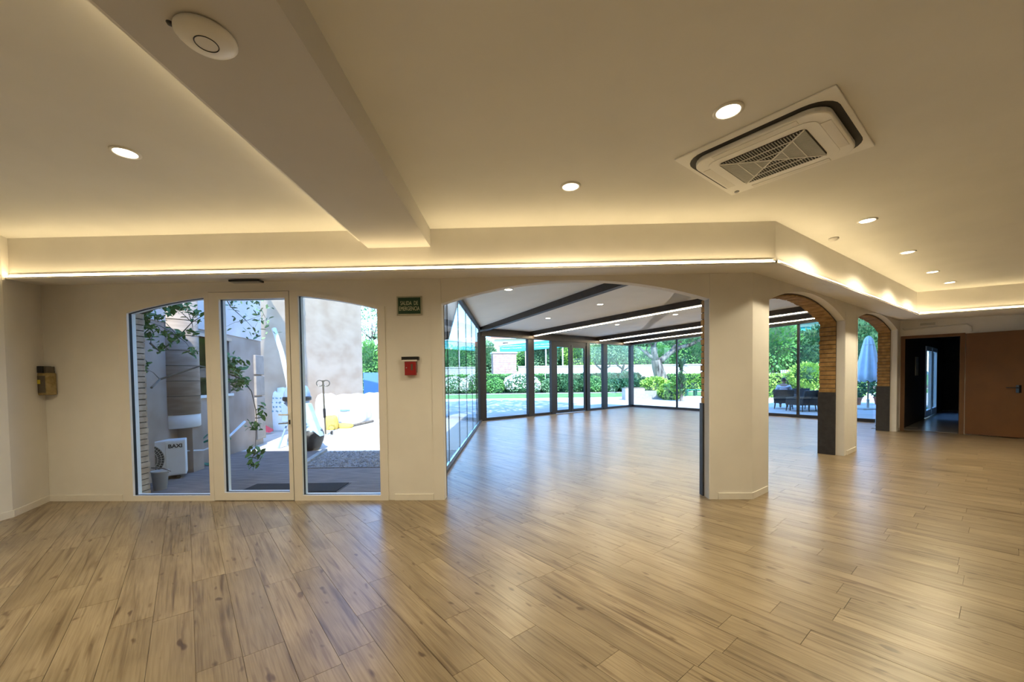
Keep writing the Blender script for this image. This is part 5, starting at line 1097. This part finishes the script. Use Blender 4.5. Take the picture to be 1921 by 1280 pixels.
for sx in (-1, 1): MB().blob((sx * .08, -.10, 1.255), (.012, .022, .032), 1, .02, 8, 6).build('ear', 'skin', fe, True); MB().blob((sx * .032, -.014, 1.275), (.012, .008, .009), 1, .0, 8, 6).build('eye', 'black_plastic', fe, True)
MB().blob((0, -.012, 1.205), (.024, .008, .006), 1, 0, 8, 6).build('mouth', 'red_paint', fe, True)
MB().blob((0, -.122, 1.285), (.088, .095, .105), 5, .05, 16, 12, .06).build('hair', 'hair', pt, True)
Vs = V[:4] + [V[5], V[6], (.265, -.03, .80), (-.265, -.03, .80)]
sh = skin_body('shirt', None, None, 0, Vs, [(0, 1), (1, 2), (2, 3), (3, 4), (3, 5), (4, 6), (5, 7)], [.17, .165, .175, .105, .095, .095, .075, .075], 'shirt'); sh.parent = pt
tr = skin_body('trousers', None, None, 0, [V[0], V[11], V[12], V[13], V[14], (.13, .44, .14), (-.13, .44, .14)], [(0, 1), (0, 2), (1, 3), (2, 4), (3, 5), (4, 6)], [.165, .12, .12, .088, .088, .062, .062], 'jeans'); tr.parent = pt
for sx in (-1, 1):
    h_ = MB().box((sx * .22, .31, .665), (.07, .08, .028)).build('hand', 'skin', bo, bevel=.01)
    for k in range(4): MB().tube([(sx * .22 + (k - 1.5) * .018, .345, .667), (sx * .22 + (k - 1.5) * .019, .385, .66), (sx * .22 + (k - 1.5) * .019, .405 - abs(k - 1.2) * .008, .64)], [.009, .008, .006], 6).build('finger', 'skin', bo, True)
    MB().tube([(sx * .18, .29, .668), (sx * .165, .33, .66), (sx * .17, .355, .65)], [.011, .010, .007], 6).build('thumb', 'skin', bo, True)
pp = gp(1628, 768, -.06)
t = thing('parasol', 'closed pale blue parasol standing beyond the second side arch', 'parasol', (pp.x, pp.y, -.06))
MB().tube([(0, 0, .05), (0, 0, 3.1)], .026, 10).build('pole', 'smoke_plastic', t)
prof = []; n_ = 40; rows = [(3.13, .015), (3.10, .07), (2.98, .13), (2.7, .185), (2.3, .25), (1.9, .32), (1.5, .385), (1.28, .41), (1.20, .30)]; cb = MB()
for z, r in rows:
    for j in range(n_):
        a = 2 * math.pi * j / n_; k = r * (1 + .16 * math.cos(8 * a) * (1 if r > .05 else 0)); zz = z + (.05 * math.cos(8 * a + .5) if z < 1.3 else 0); cb.v.append((k * math.cos(a), k * math.sin(a), zz))
for i in range(len(rows) - 1): cb.f += [(i * n_ + j, i * n_ + (j + 1) % n_, (i + 1) * n_ + (j + 1) % n_, (i + 1) * n_ + j) for j in range(n_)]
cb.build('canopy', 'parasol_cloth', t, True)
MB().tube([(.19 * math.cos(a), .19 * math.sin(a), 2.75) for a in [2 * math.pi * i / 24 for i in range(24)]], .012, 6, True).build('tie_strap', 'grey_plastic', t)
MB().b2((-.5, -.35, 0), (.5, .35, .06)).build('base_slab', 'grey_plastic', t); MB().lathe([(.05, .06), (.05, .42), (.03, .44)], n=14).build('base_socket', 'chrome', t)
for i, (px, Y, h, lb) in enumerate(((1606, 19.5, 1.0, 'bushy pot plant left behind the parasol base'), (1650, 19.5, .95, 'bushy pot plant right behind the parasol base'))):
    q = dp(px, 760, Y); shrub('pot_plant', lb, (q.x, Y, .25), (.4, .4, h), 500, .07, 'leaf_dark', 170 + i, 'plant', core=False); q2 = thing('flower_pot', ('terracotta pot under the left bushy plant', 'terracotta pot under the right bushy plant')[i], 'pot', (q.x, Y, -.06)); MB().lathe([(.16, 0), (.22, .32), (.25, .32), (.25, .38), (.2, .38), (.2, .3), (0, .3)], n=18).build('pot', 'roof_tile', q2, True)
# far ridge
hv, hf = [], []
rg = random.Random(4); nh = 60
for i in range(nh + 1):
    x = -420 + 840 * i / nh; h = 26 + 26 * math.exp(-((x + 70) / 60) ** 2) + 8 * math.sin(x * .03) + 5 * math.sin(x * .011 + 1)
    hv += [(x, 400, -2), (x, 420, h * .75), (x, 460, h), (x, 560, h * .6)]
for i in range(nh): hf += [(i * 4 + k, i * 4 + 4 + k, i * 4 + 5 + k, i * 4 + 1 + k) for k in range(3)]
mb = MB(); mb.v = hv; mb.f = hf; struct(mb.build('hills', 'hill', None, True))
